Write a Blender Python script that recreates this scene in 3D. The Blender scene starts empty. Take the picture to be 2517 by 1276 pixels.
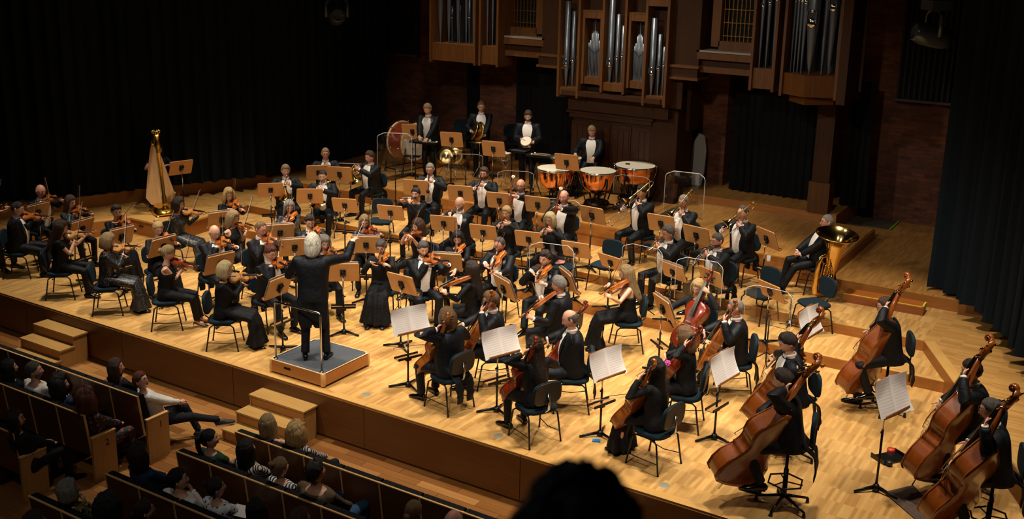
import bpy, math, random
from mathutils import Vector as V, Matrix as Mx
rnd=random.Random(7)
pi=math.pi
R_=math.radians
C=bpy.context.scene.collection
S=bpy.context.scene
# ---------------------------------------------------------------- camera
F_,CX,CY,CAMZ=2600.,1258.5,520.,6.0
CAM=V((9.0,-10.04,CAMZ))
def _basis():
    p,r,y=R_(14.2),R_(1.25),R_(-31.72)
    R=Mx(((math.cos(r),-math.sin(r),0),(math.sin(r),math.cos(r),0),(0,0,1)))
    up=R@V((0,-math.cos(p),-math.sin(p)));fw=R@V((0,-math.sin(p),math.cos(p)));rt=R@V((1,0,0))
    X=math.cos(y)*rt+math.sin(y)*fw;D=-math.sin(y)*rt+math.cos(y)*fw
    return Mx((X,D,up))
CB=_basis()
def ray(x,y): return (CB@V((x-CX,y-CY,F_))).normalized()
def W(x,y,z):
    d=ray(x,y);return CAM+d*((z-CAMZ)/d.z)
def aim(o,x,y,L,pref):
    """point seen at pixel x,y that lies L metres from o (a rigid length), the root nearest the preferred direction"""
    d=ray(x,y);oc=CAM-o;b=oc.dot(d);c=oc.dot(oc)-L*L;q=b*b-c
    if q<=0: c_=[CAM-d*b]
    else: c_=[CAM+d*(-b-q**.5),CAM+d*(-b+q**.5)]
    c_=[(p-o).normalized() for p in c_]
    return max(c_,key=lambda u:u.dot(pref))
cd=bpy.data.cameras.new('camera');cam=bpy.data.objects.new('camera',cd);C.objects.link(cam)
cd.sensor_width=36;cd.lens=36*F_/2517;cd.shift_y=-(638-CY)/2517;cd.clip_end=100;cd.clip_start=.05
ax=CB@V((1,0,0));ay=CB@V((0,-1,0));az=CB@V((0,0,-1))
cd.dof.use_dof=True;cd.dof.focus_distance=14;cd.dof.aperture_fstop=2.8
cam.matrix_world=Mx(((ax.x,ay.x,az.x,CAM.x),(ax.y,ay.y,az.y,CAM.y),(ax.z,ay.z,az.z,CAM.z),(0,0,0,1)))
S.camera=cam
# ---------------------------------------------------------------- world, lights, exposure
wd=bpy.data.worlds.new('hall_air');S.world=wd;wd.use_nodes=True
wd.node_tree.nodes['Background'].inputs[0].default_value=(.05,.075,.10,1)
wd.node_tree.nodes['Background'].inputs[1].default_value=.12
S.view_settings.view_transform='Standard';S.view_settings.look='None'
S.view_settings.gamma=1;S.view_settings.use_curve_mapping=False
S.view_settings.exposure=0.7
def spot(n,loc,tgt,e,ang,col=(1,.89,.74),r=.28,bl=.5):
    l=bpy.data.lights.new(n,'SPOT');l.energy=e;l.spot_size=R_(ang);l.spot_blend=bl;l.color=col;l.shadow_soft_size=r
    o=bpy.data.objects.new(n,l);C.objects.link(o);o.location=loc
    o.rotation_euler=(V(tgt)-V(loc)).to_track_quat('-Z','Y').to_euler();return o
for i,(x,y,tx,ty,e) in enumerate([(-6.5,1.2,-6.3,1.6,1150),(-6.0,5.0,-5.6,4.6,1150),(-2.6,.9,-2.4,1.5,1350),(-2.0,5.2,-2.0,4.6,1350),
      (1.6,.9,1.6,1.4,1350),(2.2,5.2,2.0,4.6,1350),(5.4,1.2,5.3,1.7,1200),(9.0,.6,7.0,2.4,850),(5.2,5.4,4.2,5.0,1100),(-4.6,8.2,-4.2,7.6,700),(-.6,7.6,-.6,7.7,900)]):
    spot('stage_lamp',(x,y,9.3),(tx,ty,0),e,56)
spot('front_lamp',(-3.,-6.5,9.2),(-1.,5.0,.8),1050,52,(1,.9,.78),.25)
spot('front_lamp',(5.,-6.5,9.2),(1.5,5.,.8),1050,52,(1,.9,.78),.25)
spot('organ_lamp',(-.8,4.0,9.6),(-.8,10.4,3.6),250,80,(1,.84,.66),.2)
spot('audience_fill',(4.5,-9,9.5),(-1.,-3.0,0),230,60,(1,.88,.74),.3)  # added unseen spot, brightens the row end panels and the audience
la=bpy.data.lights.new('house_glow','AREA');la.energy=26;la.size=7;la.color=(.8,.88,1);lo=bpy.data.objects.new('house_glow',la);C.objects.link(lo)
lo.location=(-1,-4.5,9.6)
# ---------------------------------------------------------------- materials
def lin(h):
    h=h.lstrip('#');r=[int(h[i:i+2],16)/255 for i in (0,2,4)]
    return tuple((c/12.92 if c<=.04045 else ((c+.055)/1.055)**2.4) for c in r)+(1,)
MATS={}
def mat(n,col,rough=.5,metal=0,kind=None,sc=1.,amt=.25,bump=0.,alpha=None,spec=None,coat=0,col2=None,emit=0):
    if n in MATS: return MATS[n]
    m=bpy.data.materials.new(n);m.use_nodes=True;nt=m.node_tree;b=nt.nodes['Principled BSDF'];N=nt.nodes.new;Lk=nt.links.new
    col=lin(col) if isinstance(col,str) else col
    b.inputs['Base Color'].default_value=col;b.inputs['Roughness'].default_value=rough;b.inputs['Metallic'].default_value=metal
    if spec is not None:b.inputs['Specular IOR Level'].default_value=spec
    if coat:b.inputs['Coat Weight'].default_value=coat;b.inputs['Coat Roughness'].default_value=.15
    if emit:b.inputs['Emission Color'].default_value=col;b.inputs['Emission Strength'].default_value=emit
    if alpha is not None:
        b.inputs['Alpha'].default_value=alpha
    c2=lin(col2) if isinstance(col2,str) else (col2 or tuple(c*.45 for c in col[:3])+(1,))
    def ramp(src,a,bb,p0=.35,p1=.65):
        r=N('ShaderNodeValToRGB');r.color_ramp.elements[0].color=a;r.color_ramp.elements[1].color=bb
        r.color_ramp.elements[0].position=p0;r.color_ramp.elements[1].position=p1;Lk(src,r.inputs[0]);return r.outputs[0]
    def tc(which='Object',scale=(1,1,1),rot=(0,0,0)):
        t=N('ShaderNodeTexCoord');mp=N('ShaderNodeMapping');mp.inputs['Scale'].default_value=scale;mp.inputs['Rotation'].default_value=rot
        Lk(t.outputs[which],mp.inputs[0]);return mp.outputs[0]
    def noise(vec,s,d=3,rg=.6):
        t=N('ShaderNodeTexNoise');t.inputs['Scale'].default_value=s;t.inputs['Detail'].default_value=d;t.inputs['Roughness'].default_value=rg;Lk(vec,t.inputs[0]);return t.outputs['Fac']
    if kind in('wood','woodx','woody'):
        s={'wood':(1,1,.06),'woodx':(.06,1,1),'woody':(1,.06,1)}[kind]
        v=tc('Object',tuple(k*sc for k in s));f=noise(v,26,5,.7)
        Lk(ramp(f,c2,col,.3,.3+amt*1.6),b.inputs['Base Color'])
    elif kind=='cloth':
        v=tc('Object');f=noise(v,9*sc,4,.6);g=noise(v,420,1)
        bp=N('ShaderNodeBump');bp.inputs['Strength'].default_value=bump or .5;bp.inputs['Distance'].default_value=.03;Lk(f,bp.inputs['Height']);Lk(bp.outputs[0],b.inputs['Normal'])
        b.inputs['Specular IOR Level'].default_value=.25
    elif kind=='noise':
        v=tc('Object');f=noise(v,12*sc,5);Lk(ramp(f,c2,col,.3,.3+amt*1.6),b.inputs['Base Color'])
    elif kind=='sequin':
        v=tc('Object');t=N('ShaderNodeTexVoronoi');t.inputs['Scale'].default_value=230*sc;Lk(v,t.inputs[0])
        w=N('ShaderNodeSeparateColor');Lk(t.outputs['Color'],w.inputs[0])
        Lk(ramp(w.outputs[0],col,(.5,.5,.48,1),.95,.97),b.inputs['Base Color'])  # few pale cells put the sparkle of the sequins into the colour
        bp=N('ShaderNodeBump');bp.inputs['Strength'].default_value=.5;bp.inputs['Distance'].default_value=.01;Lk(w.outputs[1],bp.inputs['Height']);Lk(bp.outputs[0],b.inputs['Normal'])
    elif kind=='hair':
        v=tc('Object',(1,1,.12));f=noise(v,70*sc,4,.7);Lk(ramp(f,c2,col,.34,.62),b.inputs['Base Color'])
        bp=N('ShaderNodeBump');bp.inputs['Strength'].default_value=.9;bp.inputs['Distance'].default_value=.02;Lk(f,bp.inputs['Height']);Lk(bp.outputs[0],b.inputs['Normal'])
    elif kind=='brick':
        v=tc('Object',(1,1,1),(R_(90),0,0));t=N('ShaderNodeTexBrick');t.inputs['Scale'].default_value=1;t.inputs['Brick Width'].default_value=.27;t.inputs['Row Height'].default_value=.08
        t.inputs['Mortar Size'].default_value=.012;t.inputs['Color1'].default_value=col;t.inputs['Color2'].default_value=c2;t.inputs['Mortar'].default_value=tuple(.5*(a+bq) for a,bq in zip(col,c2))
        Lk(v,t.inputs[0]);f=noise(tc('Object'),1.3,6,.7);mx=N('ShaderNodeMix');mx.data_type='RGBA';mx.blend_type='MULTIPLY';mx.inputs[0].default_value=.85
        Lk(t.outputs['Color'],mx.inputs[6]);Lk(ramp(f,(.25,.22,.2,1),(1.3,1.2,1.1,1),.3,.7),mx.inputs[7]);Lk(mx.outputs[2],b.inputs['Base Color'])
        bp=N('ShaderNodeBump');bp.inputs['Strength'].default_value=.9;bp.inputs['Distance'].default_value=.03;bp.invert=True;Lk(t.outputs['Fac'],bp.inputs['Height']);Lk(bp.outputs[0],b.inputs['Normal'])
    elif kind=='parquet':
        # oak strips: sc = rotation (deg) of strip direction from Y ; each strip .052 x .42 with its own tone
        v=tc('Object',(1,1,1),(0,0,R_(90+sc)));t=N('ShaderNodeTexBrick');t.offset=.37;t.offset_frequency=1;t.inputs['Scale'].default_value=1
        t.inputs['Brick Width'].default_value=.31;t.inputs['Row Height'].default_value=.042;t.inputs['Mortar Size'].default_value=.0008;t.inputs['Bias'].default_value=0
        t.inputs['Color1'].default_value=(0,0,0,1);t.inputs['Color2'].default_value=(1,1,1,1);t.inputs['Mortar'].default_value=(.35,.35,.35,1);Lk(v,t.inputs[0])
        f=noise(tc('Object',(1,1,1),(0,0,0)),1.1,4,.6);g=noise(tc('Object',(1,.07,1) if abs(sc)<45 else (.07,1,1)),60,4,.7)
        a=N('ShaderNodeMath');a.operation='MULTIPLY_ADD';a.inputs[1].default_value=amt;Lk(t.outputs['Color'],a.inputs[0])
        a2=N('ShaderNodeMath');a2.operation='MULTIPLY_ADD';a2.inputs[1].default_value=.5;Lk(f,a2.inputs[0]);Lk(a2.outputs[0],a.inputs[2])
        a3=N('ShaderNodeMath');a3.operation='MULTIPLY_ADD';a3.inputs[1].default_value=.35;a3.inputs[2].default_value=-.12;Lk(g,a3.inputs[0]);Lk(a3.outputs[0],a2.inputs[2])
        Lk(ramp(a.outputs[0],c2,col,.05,.95),b.inputs['Base Color'])
        r2=N('ShaderNodeMath');r2.operation='MULTIPLY_ADD';r2.inputs[1].default_value=.25;r2.inputs[2].default_value=rough-.1;Lk(f,r2.inputs[0]);Lk(r2.outputs[0],b.inputs['Roughness'])
    elif kind=='score':
        v=tc('Generated');sx=N('ShaderNodeSeparateXYZ');Lk(v,sx.inputs[0])
        w=N('ShaderNodeTexWave');w.wave_type='BANDS';w.bands_direction='Y';w.inputs['Scale'].default_value=4.2;w.inputs['Distortion'].default_value=0
        Lk(v,w.inputs[0]);nz=noise(tc('Generated',(70,9,1)),1,3,.8)
        mu=N('ShaderNodeMath');mu.operation='MULTIPLY';Lk(w.outputs['Fac'],mu.inputs[0]);Lk(nz,mu.inputs[1])
        # blank margins
        def band(o,a,bq):
            s1=N('ShaderNodeMath');s1.operation='GREATER_THAN';s1.inputs[1].default_value=a;Lk(o,s1.inputs[0])
            s2=N('ShaderNodeMath');s2.operation='LESS_THAN';s2.inputs[1].default_value=bq;Lk(o,s2.inputs[0])
            s3=N('ShaderNodeMath');s3.operation='MULTIPLY';Lk(s1.outputs[0],s3.inputs[0]);Lk(s2.outputs[0],s3.inputs[1]);return s3.outputs[0]
        ba=N('ShaderNodeMath');ba.operation='MAXIMUM';Lk(band(sx.outputs[0],.06,.46),ba.inputs[0]);Lk(band(sx.outputs[0],.54,.94),ba.inputs[1])
        bb=N('ShaderNodeMath');bb.operation='MULTIPLY';Lk(ba.outputs[0],bb.inputs[0]);Lk(band(sx.outputs[1],.1,.93),bb.inputs[1])
        fn=N('ShaderNodeMath');fn.operation='MULTIPLY';Lk(mu.outputs[0],fn.inputs[0]);Lk(bb.outputs[0],fn.inputs[1])
        Lk(ramp(fn.outputs[0],col,c2,.22,.5),b.inputs['Base Color'])
    elif kind=='clear':
        tr=N('ShaderNodeBsdfTransparent');tr.inputs[0].default_value=(.97,.98,.98,1);gs=N('ShaderNodeBsdfGlossy');gs.inputs['Roughness'].default_value=.03
        lw=N('ShaderNodeLayerWeight');lw.inputs[0].default_value=.5;pw_=N('ShaderNodeMath');pw_.operation='POWER';pw_.inputs[1].default_value=5;Lk(lw.outputs['Facing'],pw_.inputs[0]);fr=N('ShaderNodeMath');fr.operation='MULTIPLY_ADD';fr.inputs[1].default_value=.35;fr.inputs[2].default_value=.045;Lk(pw_.outputs[0],fr.inputs[0]);mx=N('ShaderNodeMixShader');Lk(fr.outputs[0],mx.inputs[0]);Lk(tr.outputs[0],mx.inputs[1]);Lk(gs.outputs[0],mx.inputs[2]);Lk(mx.outputs[0],nt.nodes['Material Output'].inputs[0])
    elif kind=='stripe':
        v=tc('Object',(1,1,1),(.3,.5,.2));w=N('ShaderNodeTexWave');w.inputs['Scale'].default_value=9*sc;w.inputs['Distortion'].default_value=amt*20;w.inputs['Detail'].default_value=1;Lk(v,w.inputs[0])
        Lk(ramp(w.outputs['Fac'],c2,col,.48,.52),b.inputs['Base Color'])
    elif kind=='dots':
        v=tc('Object');t=N('ShaderNodeTexVoronoi');t.inputs['Scale'].default_value=22*sc;Lk(v,t.inputs[0])
        Lk(ramp(t.outputs['Distance'],c2,col,.3,.36),b.inputs['Base Color'])
    MATS[n]=m;return m
BLK=mat('black_wool','#0a0e13',.62,kind='cloth',bump=.55)
BLK2=mat('black_crepe','#08090c',.7,kind='cloth',bump=.6)
BLKS=mat('black_sheer','#121111',.75,kind='cloth',bump=.3)
SEQ=mat('black_sequins','#0c0f12',.35,kind='sequin')
SEQ2=mat('dark_glitter_lurex','#17181a',.35,kind='sequin',sc=1.6)
GREYT=mat('charcoal_wool','#161b21',.65,kind='cloth')
SHIRT=mat('white_shirt','#e9e2d8',.7,kind='cloth',bump=.25)
SKIN=mat('skin','#dfae90',.5,kind='noise',amt=.6,col2='#d39c7e',sc=.8)
SKIN2=mat('skin_ruddy','#d79e82',.5,kind='noise',amt=.6,col2='#c98a70',sc=.8)
LIP=mat('lips','#a65a4e',.45);EYE=mat('eye_dark','#1c1512',.25);EYW=mat('eye_white','#d8d0c6',.4)
SHOE=mat('patent_leather','#07080a',.12);PUMP=mat('black_leather','#0a0a0c',.25)
CHF=mat('chair_fabric_teal','#0f2129',.85,kind='cloth',bump=.15,sc=3)
CHP=mat('chair_shell_black','#15181b',.4);STL=mat('black_steel','#0c0d0f',.35,metal=.3)
CHR=mat('chrome','#c9ccd0',.15,metal=1);GOLD=mat('gilt','#e8bd55',.24,metal=1);BRASS=mat('lacquered_brass','#e0bb72',.14,metal=1)
SILV=mat('silver_plate','#d9dadb',.15,metal=1);COP=mat('polished_copper','#e89a62',.14,metal=1)
BRZ=mat('cymbal_bronze','#d2b478',.28,metal=1)
DRK=mat('ebony','#0b0a0a',.3);PAP=mat('printed_score','#efe6df',.8,kind='score',col2='#d9d1cb');PLN=mat('paper_back','#d9d0c8',.85)
PLY=mat('birch_ply_board','#cf9c62',.42,kind='woodx',col2='#bd8950',amt=.5);PLE=mat('ply_edge','#8a5426',.5)
VN=[mat('violin_amber','#b8692f',.28,kind='woody',col2='#8f4a1c',amt=.5,coat=.6),mat('violin_red','#9c4526',.22,kind='woody',col2='#84300f',amt=.5,coat=.6),
    mat('violin_pale','#d9a15e',.25,kind='woody',col2='#bd8040',amt=.5,coat=.6),mat('violin_orange','#c9712a',.28,kind='woody',col2='#a35417',amt=.5,coat=.6),
    mat('cello_brown','#b06424',.25,kind='woody',col2='#854516',amt=.5,coat=.6),mat('cello_red','#8c3216',.25,kind='woody',col2='#6a200c',amt=.5,coat=.6),
    mat('bass_brown','#a9591f',.22,kind='woody',col2='#7a3c12',amt=.6,coat=.7,sc=.5)]
MPL=mat('maple_bridge','#d8b27c',.5)
OAKF=mat('stage_parquet','#deb06a',.40,kind='parquet',col2='#9f6d31',amt=.5,sc=0)
OAKX=mat('wing_parquet','#d4a35d',.36,kind='parquet',col2='#a06f36',amt=.5,sc=90)
OAKW=mat('deck_parquet','#cf9a55',.36,kind='parquet',col2='#9a6429',amt=.4,sc=0)
RIS=mat('riser_oak','#b77a38',.42,kind='woodx',col2='#955c24',amt=.4)
FRT=mat('front_veneer','#6d401b',.38,kind='woodx',col2='#54300f',amt=.5)
NOS=mat('edge_oak','#dcb06c',.38,kind='woodx',col2='#c3924c',amt=.5)
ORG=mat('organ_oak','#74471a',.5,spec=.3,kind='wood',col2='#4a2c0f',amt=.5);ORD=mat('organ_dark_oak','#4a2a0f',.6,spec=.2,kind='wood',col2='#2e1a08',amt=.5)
CAB=mat('console_oak','#4e2a10',.35,kind='wood',col2='#2c1608',amt=.5,sc=1.4)
TIN=mat('pipe_tin','#7b828a',.34,metal=.75);TIB=mat('pipe_mouth_bright','#e6e2da',.12,metal=1)
BRK=mat('old_brick','#74452b',.9,kind='brick',col2='#4c2f1d')
VEL=mat('navy_velvet','#0b1822',.9,kind='cloth',bump=.1);VEB=mat('black_drape','#08090b',.95,kind='cloth',bump=.1)
SEATW=mat('seat_veneer','#6e4219',.4,kind='woodx',col2='#543012',amt=.5);SEATE=mat('seat_edge_maple','#d9a866',.4);SEATF=mat('seat_velour_black','#090b0e',.9,kind='cloth')
SIDE=mat('end_panel_maple','#b98a4e',.4,kind='wood',col2='#9b6f38',amt=.5)
TREAD=mat('stair_oak','#c59a5c',.4,kind='woodx',col2='#a27a40',amt=.5)
YEL=mat('yellow_tape','#e3d23c',.6);GRN=mat('green_tape','#8fd31f',.6)
DRH=mat('drum_head','#efe7d4',.5,kind='noise',col2='#dccfb4',amt=.6);ACR=mat('clear_acrylic','#f3f6f7',.04,kind='clear')
GLS=mat('glass_lens','#e8edf0',.03,alpha=.12);FRM=mat('spectacle_frame','#1a1512',.3)
WALLD=mat('hall_wall_dark','#15110e',.9);RUG=mat('brown_mat','#5d4a3d',.95,kind='noise',col2='#44352b',sc=3)
def hairm(h,d=None):
    return mat('hair_'+h.strip('#'),h,.42,kind='hair',col2=d)
# ---------------------------------------------------------------- mesh builder
class MB:
    def __init__(s): s.v=[];s.f=[];s.m=[];s.sm=[]
    def add(s,vs,fs,mi=0,M=None,sm=True):
        o=len(s.v)
        s.v+= [tuple(M@V(p)) for p in vs] if M else [tuple(p) for p in vs]
        s.f+=[tuple(i+o for i in f) for f in fs];s.m+=[mi]*len(fs);s.sm+=[sm]*len(fs);return s
    def box(s,c,d,mi=0,M=None,R=None):
        x,y,z=d[0]/2,d[1]/2,d[2]/2;vs=[V((a*x,b*y,e*z)) for a in(-1,1) for b in(-1,1) for e in(-1,1)]
        if R: vs=[R@p for p in vs]
        vs=[p+V(c) for p in vs]
        return s.add(vs,[(0,1,3,2),(4,6,7,5),(0,4,5,1),(2,3,7,6),(0,2,6,4),(1,5,7,3)],mi,M,False)
    def tube(s,pts,rad,n=8,mi=0,M=None,fl=1.,ref=None,cap=True,sm=True):
        pts=[V(p) for p in pts];k=len(pts)
        if not isinstance(rad,(list,tuple)): rad=[rad]*k
        ts=[(pts[min(i+1,k-1)]-pts[max(i-1,0)]).normalized() for i in range(k)]
        r=V(ref) if ref is not None else (V((0,0,1)) if abs(ts[0].z)<.9 else V((0,1,0)))
        a=(r-ts[0]*r.dot(ts[0])).normalized();vs=[]
        for i in range(k):
            a=(a-ts[i]*a.dot(ts[i]));a=a.normalized() if a.length>1e-6 else ts[i].orthogonal().normalized()
            b=ts[i].cross(a);ra,rb=(rad[i] if isinstance(rad[i],(list,tuple)) else (rad[i]*fl,rad[i]))
            for j in range(n):
                t=2*pi*j/n;vs.append(pts[i]+a*(ra*math.cos(t))+b*(rb*math.sin(t)))
        return s._rings(vs,k,n,mi,M,cap,sm)
    def _rings(s,vs,k,n,mi,M,cap,sm=True):
        fs=[(i*n+j,i*n+(j+1)%n,(i+1)*n+(j+1)%n,(i+1)*n+j) for i in range(k-1) for j in range(n)]
        s.add(vs,fs,mi,M,sm);o=len(s.v)-len(vs)
        if cap:
            s.f+=[tuple(o+j for j in reversed(range(n))),tuple(o+(k-1)*n+j for j in range(n))];s.m+=[mi,mi];s.sm+=[False,False]
        return s
    def loft(s,rings,mi=0,M=None,cap=True,sm=True):
        return s._rings([V(p) for r in rings for p in r],len(rings),len(rings[0]),mi,M,cap,sm)
    def lathe(s,prof,n=16,mi=0,M=None,cap=False,sm=True):
        return s._rings([V((r*math.cos(2*pi*j/n),r*math.sin(2*pi*j/n),z)) for r,z in prof for j in range(n)],len(prof),n,mi,M,cap,sm)
    def ell(s,c,r,n=10,m=7,mi=0,M=None,R=None):
        vs=[];c=V(c)
        for i in range(m+1):
            t=pi*i/m-pi/2
            for j in range(n):
                p=V((r[0]*math.cos(t)*math.cos(2*pi*j/n),r[1]*math.cos(t)*math.sin(2*pi*j/n),r[2]*math.sin(t)))
                vs.append(c+(R@p if R else p))
        fs=[(i*n+j,i*n+(j+1)%n,(i+1)*n+(j+1)%n,(i+1)*n+j) for i in range(m) for j in range(n)]
        return s.add(vs,fs,mi,M)
    def prism(s,poly,z0,z1,mi=0,M=None,sm=False):
        n=len(poly);vs=[V((p[0],p[1],z0)) for p in poly]+[V((p[0],p[1],z1)) for p in poly]
        fs=[tuple(reversed(range(n))),tuple(range(n,2*n))]+[(i,(i+1)%n,n+(i+1)%n,n+i) for i in range(n)]
        return s.add(vs,fs,mi,M,sm)
    def torus(s,c,R,r,N=20,n=6,mi=0,M=None,a0=0,a1=2*pi,Rt=None):
        full=abs(a1-a0-2*pi)<1e-6;k=N+1
        pts=[V((R*math.cos(a0+(a1-a0)*i/N),R*math.sin(a0+(a1-a0)*i/N),0)) for i in range(k)]
        pts=[(Rt@p if Rt else p)+V(c) for p in pts]
        ref=(Rt@V((0,0,1)) if Rt else V((0,0,1)))
        return s.tube(pts,r,n,mi,M,ref=ref,cap=not full)
    def mesh(s,name,mats):
        me=bpy.data.meshes.new(name);me.from_pydata(s.v,[],s.f)
        for m in mats: me.materials.append(m)
        me.polygons.foreach_set('material_index',s.m);me.polygons.foreach_set('use_smooth',s.sm);me.update();return me
    def obj(s,name,mats,parent=None,M=None):
        if not isinstance(mats,(list,tuple)): mats=[mats]
        o=bpy.data.objects.new(name,s.mesh(name,mats));C.objects.link(o)
        if parent: o.parent=parent
        if M is not None: o.matrix_basis=M
        return o
PEND=[]
def remesh(mb,name,m,parent,vox,it=3,extra=None):
    o=mb.obj(name,m,parent)
    r=o.modifiers.new('r','REMESH');r.mode='VOXEL';r.voxel_size=vox;r.use_smooth_shade=True
    q=o.modifiers.new('s','SMOOTH');q.iterations=it;q.factor=.5
    PEND.append((o,extra,m));return o
def flush():
    dg=bpy.context.evaluated_depsgraph_get();out=[]
    for o,ex,m in PEND: out.append(bpy.data.meshes.new_from_object(o.evaluated_get(dg)))
    for (o,ex,m),me in zip(PEND,out):
        o.modifiers.clear()
        if ex:
            mb=MB();mb.v=[tuple(v.co) for v in me.vertices];mb.f=[tuple(p.vertices) for p in me.polygons];mb.m=[0]*len(mb.f);mb.sm=[True]*len(mb.f)
            k=len(mb.v);mb.v+=ex.v;mb.f+=[tuple(i+k for i in f) for f in ex.f];mb.m+=ex.m;mb.sm+=ex.sm;me=mb.mesh(o.name,m)
        else:
            me.materials.clear();me.materials.append(m if not isinstance(m,(list,tuple)) else m[0])
        old=o.data;o.data=me;me.name=o.name;bpy.data.meshes.remove(old)
    PEND.clear()
def empty(name,loc=(0,0,0),rz=0,label=None,cat=None,group=None,kind=None,M=None):
    o=bpy.data.objects.new(name,None);C.objects.link(o);o.empty_display_size=.1
    if M is not None:o.matrix_world=M
    else: o.location=loc;o.rotation_euler=(0,0,rz)
    tag(o,label,cat,group,kind);return o
def tag(o,label=None,cat=None,group=None,kind=None):
    for k,v in (('label',label),('category',cat),('group',group),('kind',kind)):
        if v:o[k]=v
    return o
def frame(o,x,y,z):
    """matrix with given origin and (roughly) orthogonal axes"""
    x,y,z=V(x),V(y),V(z)
    return Mx(((x.x,y.x,z.x,o[0]),(x.y,y.y,z.y,o[1]),(x.z,y.z,z.z,o[2]),(0,0,0,1)))
def yz(o,y,z):
    y=V(y).normalized();z=V(z);z=(z-y*z.dot(y)).normalized();return frame(o,y.cross(z),y,z)
KC={}
def kids(o):
    if o.name not in KC: KC[o.name]=list(o.children)
    return KC[o.name]
def inst(root,M,label,cat=None,group=None,mats=None):
    r=root.copy();C.objects.link(r);r.matrix_world=M
    r['label']=label
    if cat:r['category']=cat
    if group:r['group']=group
    elif 'group' in r: pass
    for ch in kids(root):
        c=ch.copy();C.objects.link(c);c.parent=r
        for g in kids(ch):
            d=g.copy();C.objects.link(d);d.parent=c
    return r
USED=set()
def use(proto,M,label,cat=None,group=None):
    """first use moves the prototype itself, later uses copy it"""
    if proto.name in USED: return inst(proto,M,label,cat,group)
    USED.add(proto.name);proto.matrix_world=M;proto['label']=label
    if cat:proto['category']=cat
    if group:proto['group']=group
    return proto
# ================================================================ the setting
def st(o,label=None): o['kind']='structure';return o
def slab(name,poly,z0,z1,m,mside=None,label=None):
    b=MB();n=len(poly);vs=[V((p[0],p[1],z0)) for p in poly]+[V((p[0],p[1],z1)) for p in poly]
    b.add(vs,[tuple(range(n,2*n)),tuple(reversed(range(n)))],0,None,False)
    b.add(vs,[(i,(i+1)%n,n+(i+1)%n,n+i) for i in range(n)],1,None,False)
    return st(b.obj(name,[m,mside or m]))
RX=[(6.42,6.03),(7.14,4.5),(7.75,3.2),(9.3,0)]           # edge of the right wing, mirrored on the left
LX=[(-1.4-x,y) for x,y in RX];LX[0]=(-7.82,6.03);LX[2]=(-9.15,3.2);LX[3]=(-10.7,0)
fl=slab('floor',[(-10.7,0),(9.3,0),(7.75,3.2),(7.14,4.5),(6.93,4.95),(-8.33,4.95),(-8.54,4.5),(-9.15,3.2)],-.65,0,OAKF,RIS)
t1=slab('floor_tier',[(-8.33,4.95),(6.93,4.95),(6.42,6.03),(-7.82,6.03)],-.65,.16,OAKF,RIS)
t2=slab('floor_tier',[(-7.82,6.03),(6.42,6.03),(6.42,7.73),(-7.82,7.73)],-.65,.32,OAKF,RIS)
wr=slab('floor_wing',[(9.3,0),(12,0),(12,7.73),(6.42,7.73),(6.42,6.03),(7.14,4.5),(7.75,3.2)],-.65,.32,OAKX,RIS)
lw=[(-10.7,0),(-9.15,3.2),(-8.54,4.5),(-7.82,6.03),(-7.82,7.73),(-8.88,7.73),(-9.89,4.89),(-10.33,3.62),(-11.6,0)]
wl=slab('floor_wing',list(reversed(lw)),-.65,.32,OAKX,RIS)
slab('floor_wing',[(-11.6,0),(-10.33,3.62),(-9.89,4.89),(-8.88,7.73),(-8.88,12.5),(-14,12.5),(-14,0)][::-1],-.65,.58,OAKX,RIS)
slab('floor_tier',[(-8.88,7.73),(12,7.73),(12,12.5),(-8.88,12.5)],-.65,.52,OAKW,RIS)
slab('floor_auditorium',[(-14,-16),(14,-16),(14,0),(-14,0)],-1.2,-.66,mat('subfloor','#3a2412',.7))
# portable percussion deck on the third tier, and the step in front of the organ
dk=empty('portable_deck',(0,0,0),0,'light oak portable platform carrying the percussion along the back of the stage','platform')
b=MB();xs=[-5.6,-3.6,-1.6,.45,2.5,4.5]
for i in range(5):
    b=MB();x0,x1=xs[i]+.003,xs[i+1]-.003
    b.box(((x0+x1)/2,9.24,.63),(x1-x0,3.0,.22),0);o=b.obj('deck_panel',[OAKW],dk)
    b=MB();b.box(((x0+x1)/2,7.733,.625),(x1-x0,.03,.205));b.obj('front_board',RIS,dk)
b=MB();b.box((4.512,9.24,.625),(.024,3.02,.205));b.obj('end_board',RIS,dk)
slab('floor_organ_step',[(-7.0,10.74),(3.75,10.74),(3.75,12.5),(-7.0,12.5)],.52,.9,OAKW,RIS)
# nosings: strips of oak along each edge, laid end to end
def strip(parent,p,q,z,w,h,L,m,name,off=0):
    p,q=V(p),V(q);d=q-p;n=max(1,round(d.length/L));u=d/n;pn=V((-d.y,d.x)).normalized();ang=math.atan2(d.y,d.x)
    proto=None
    for i in range(n):
        c=p+u*(i+.5)+pn*(w/2+off)
        if proto is None:
            b=MB();b.box((0,0,0),(u.length-.006,w,h));proto=b.mesh(name,[m])
        o=bpy.data.objects.new(name,proto);C.objects.link(o);o.parent=parent;o.location=(c.x,c.y,z);o.rotation_euler=(0,0,ang)
strip(fl,(-10.7,0),(9.3,0),.004,.13,.012,1.25,NOS,'edge_board')
for P_,z,pa in (([(-8.33,4.95),(6.93,4.95)],.16,t1),([(-7.82,6.03),(6.42,6.03)],.32,t2)):
    strip(pa,P_[0],P_[1],z+.004,.07,.01,1.6,NOS,'edge_board')
for a,c in zip(RX[:-1],RX[1:]): strip(wr,c,a,.324,.16,.012,2.,NOS,'edge_board',-.16)
for a,c in zip(LX[:-1],LX[1:]): strip(wl,a,c,.324,.16,.012,2.,NOS,'edge_board',-.16)
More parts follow.
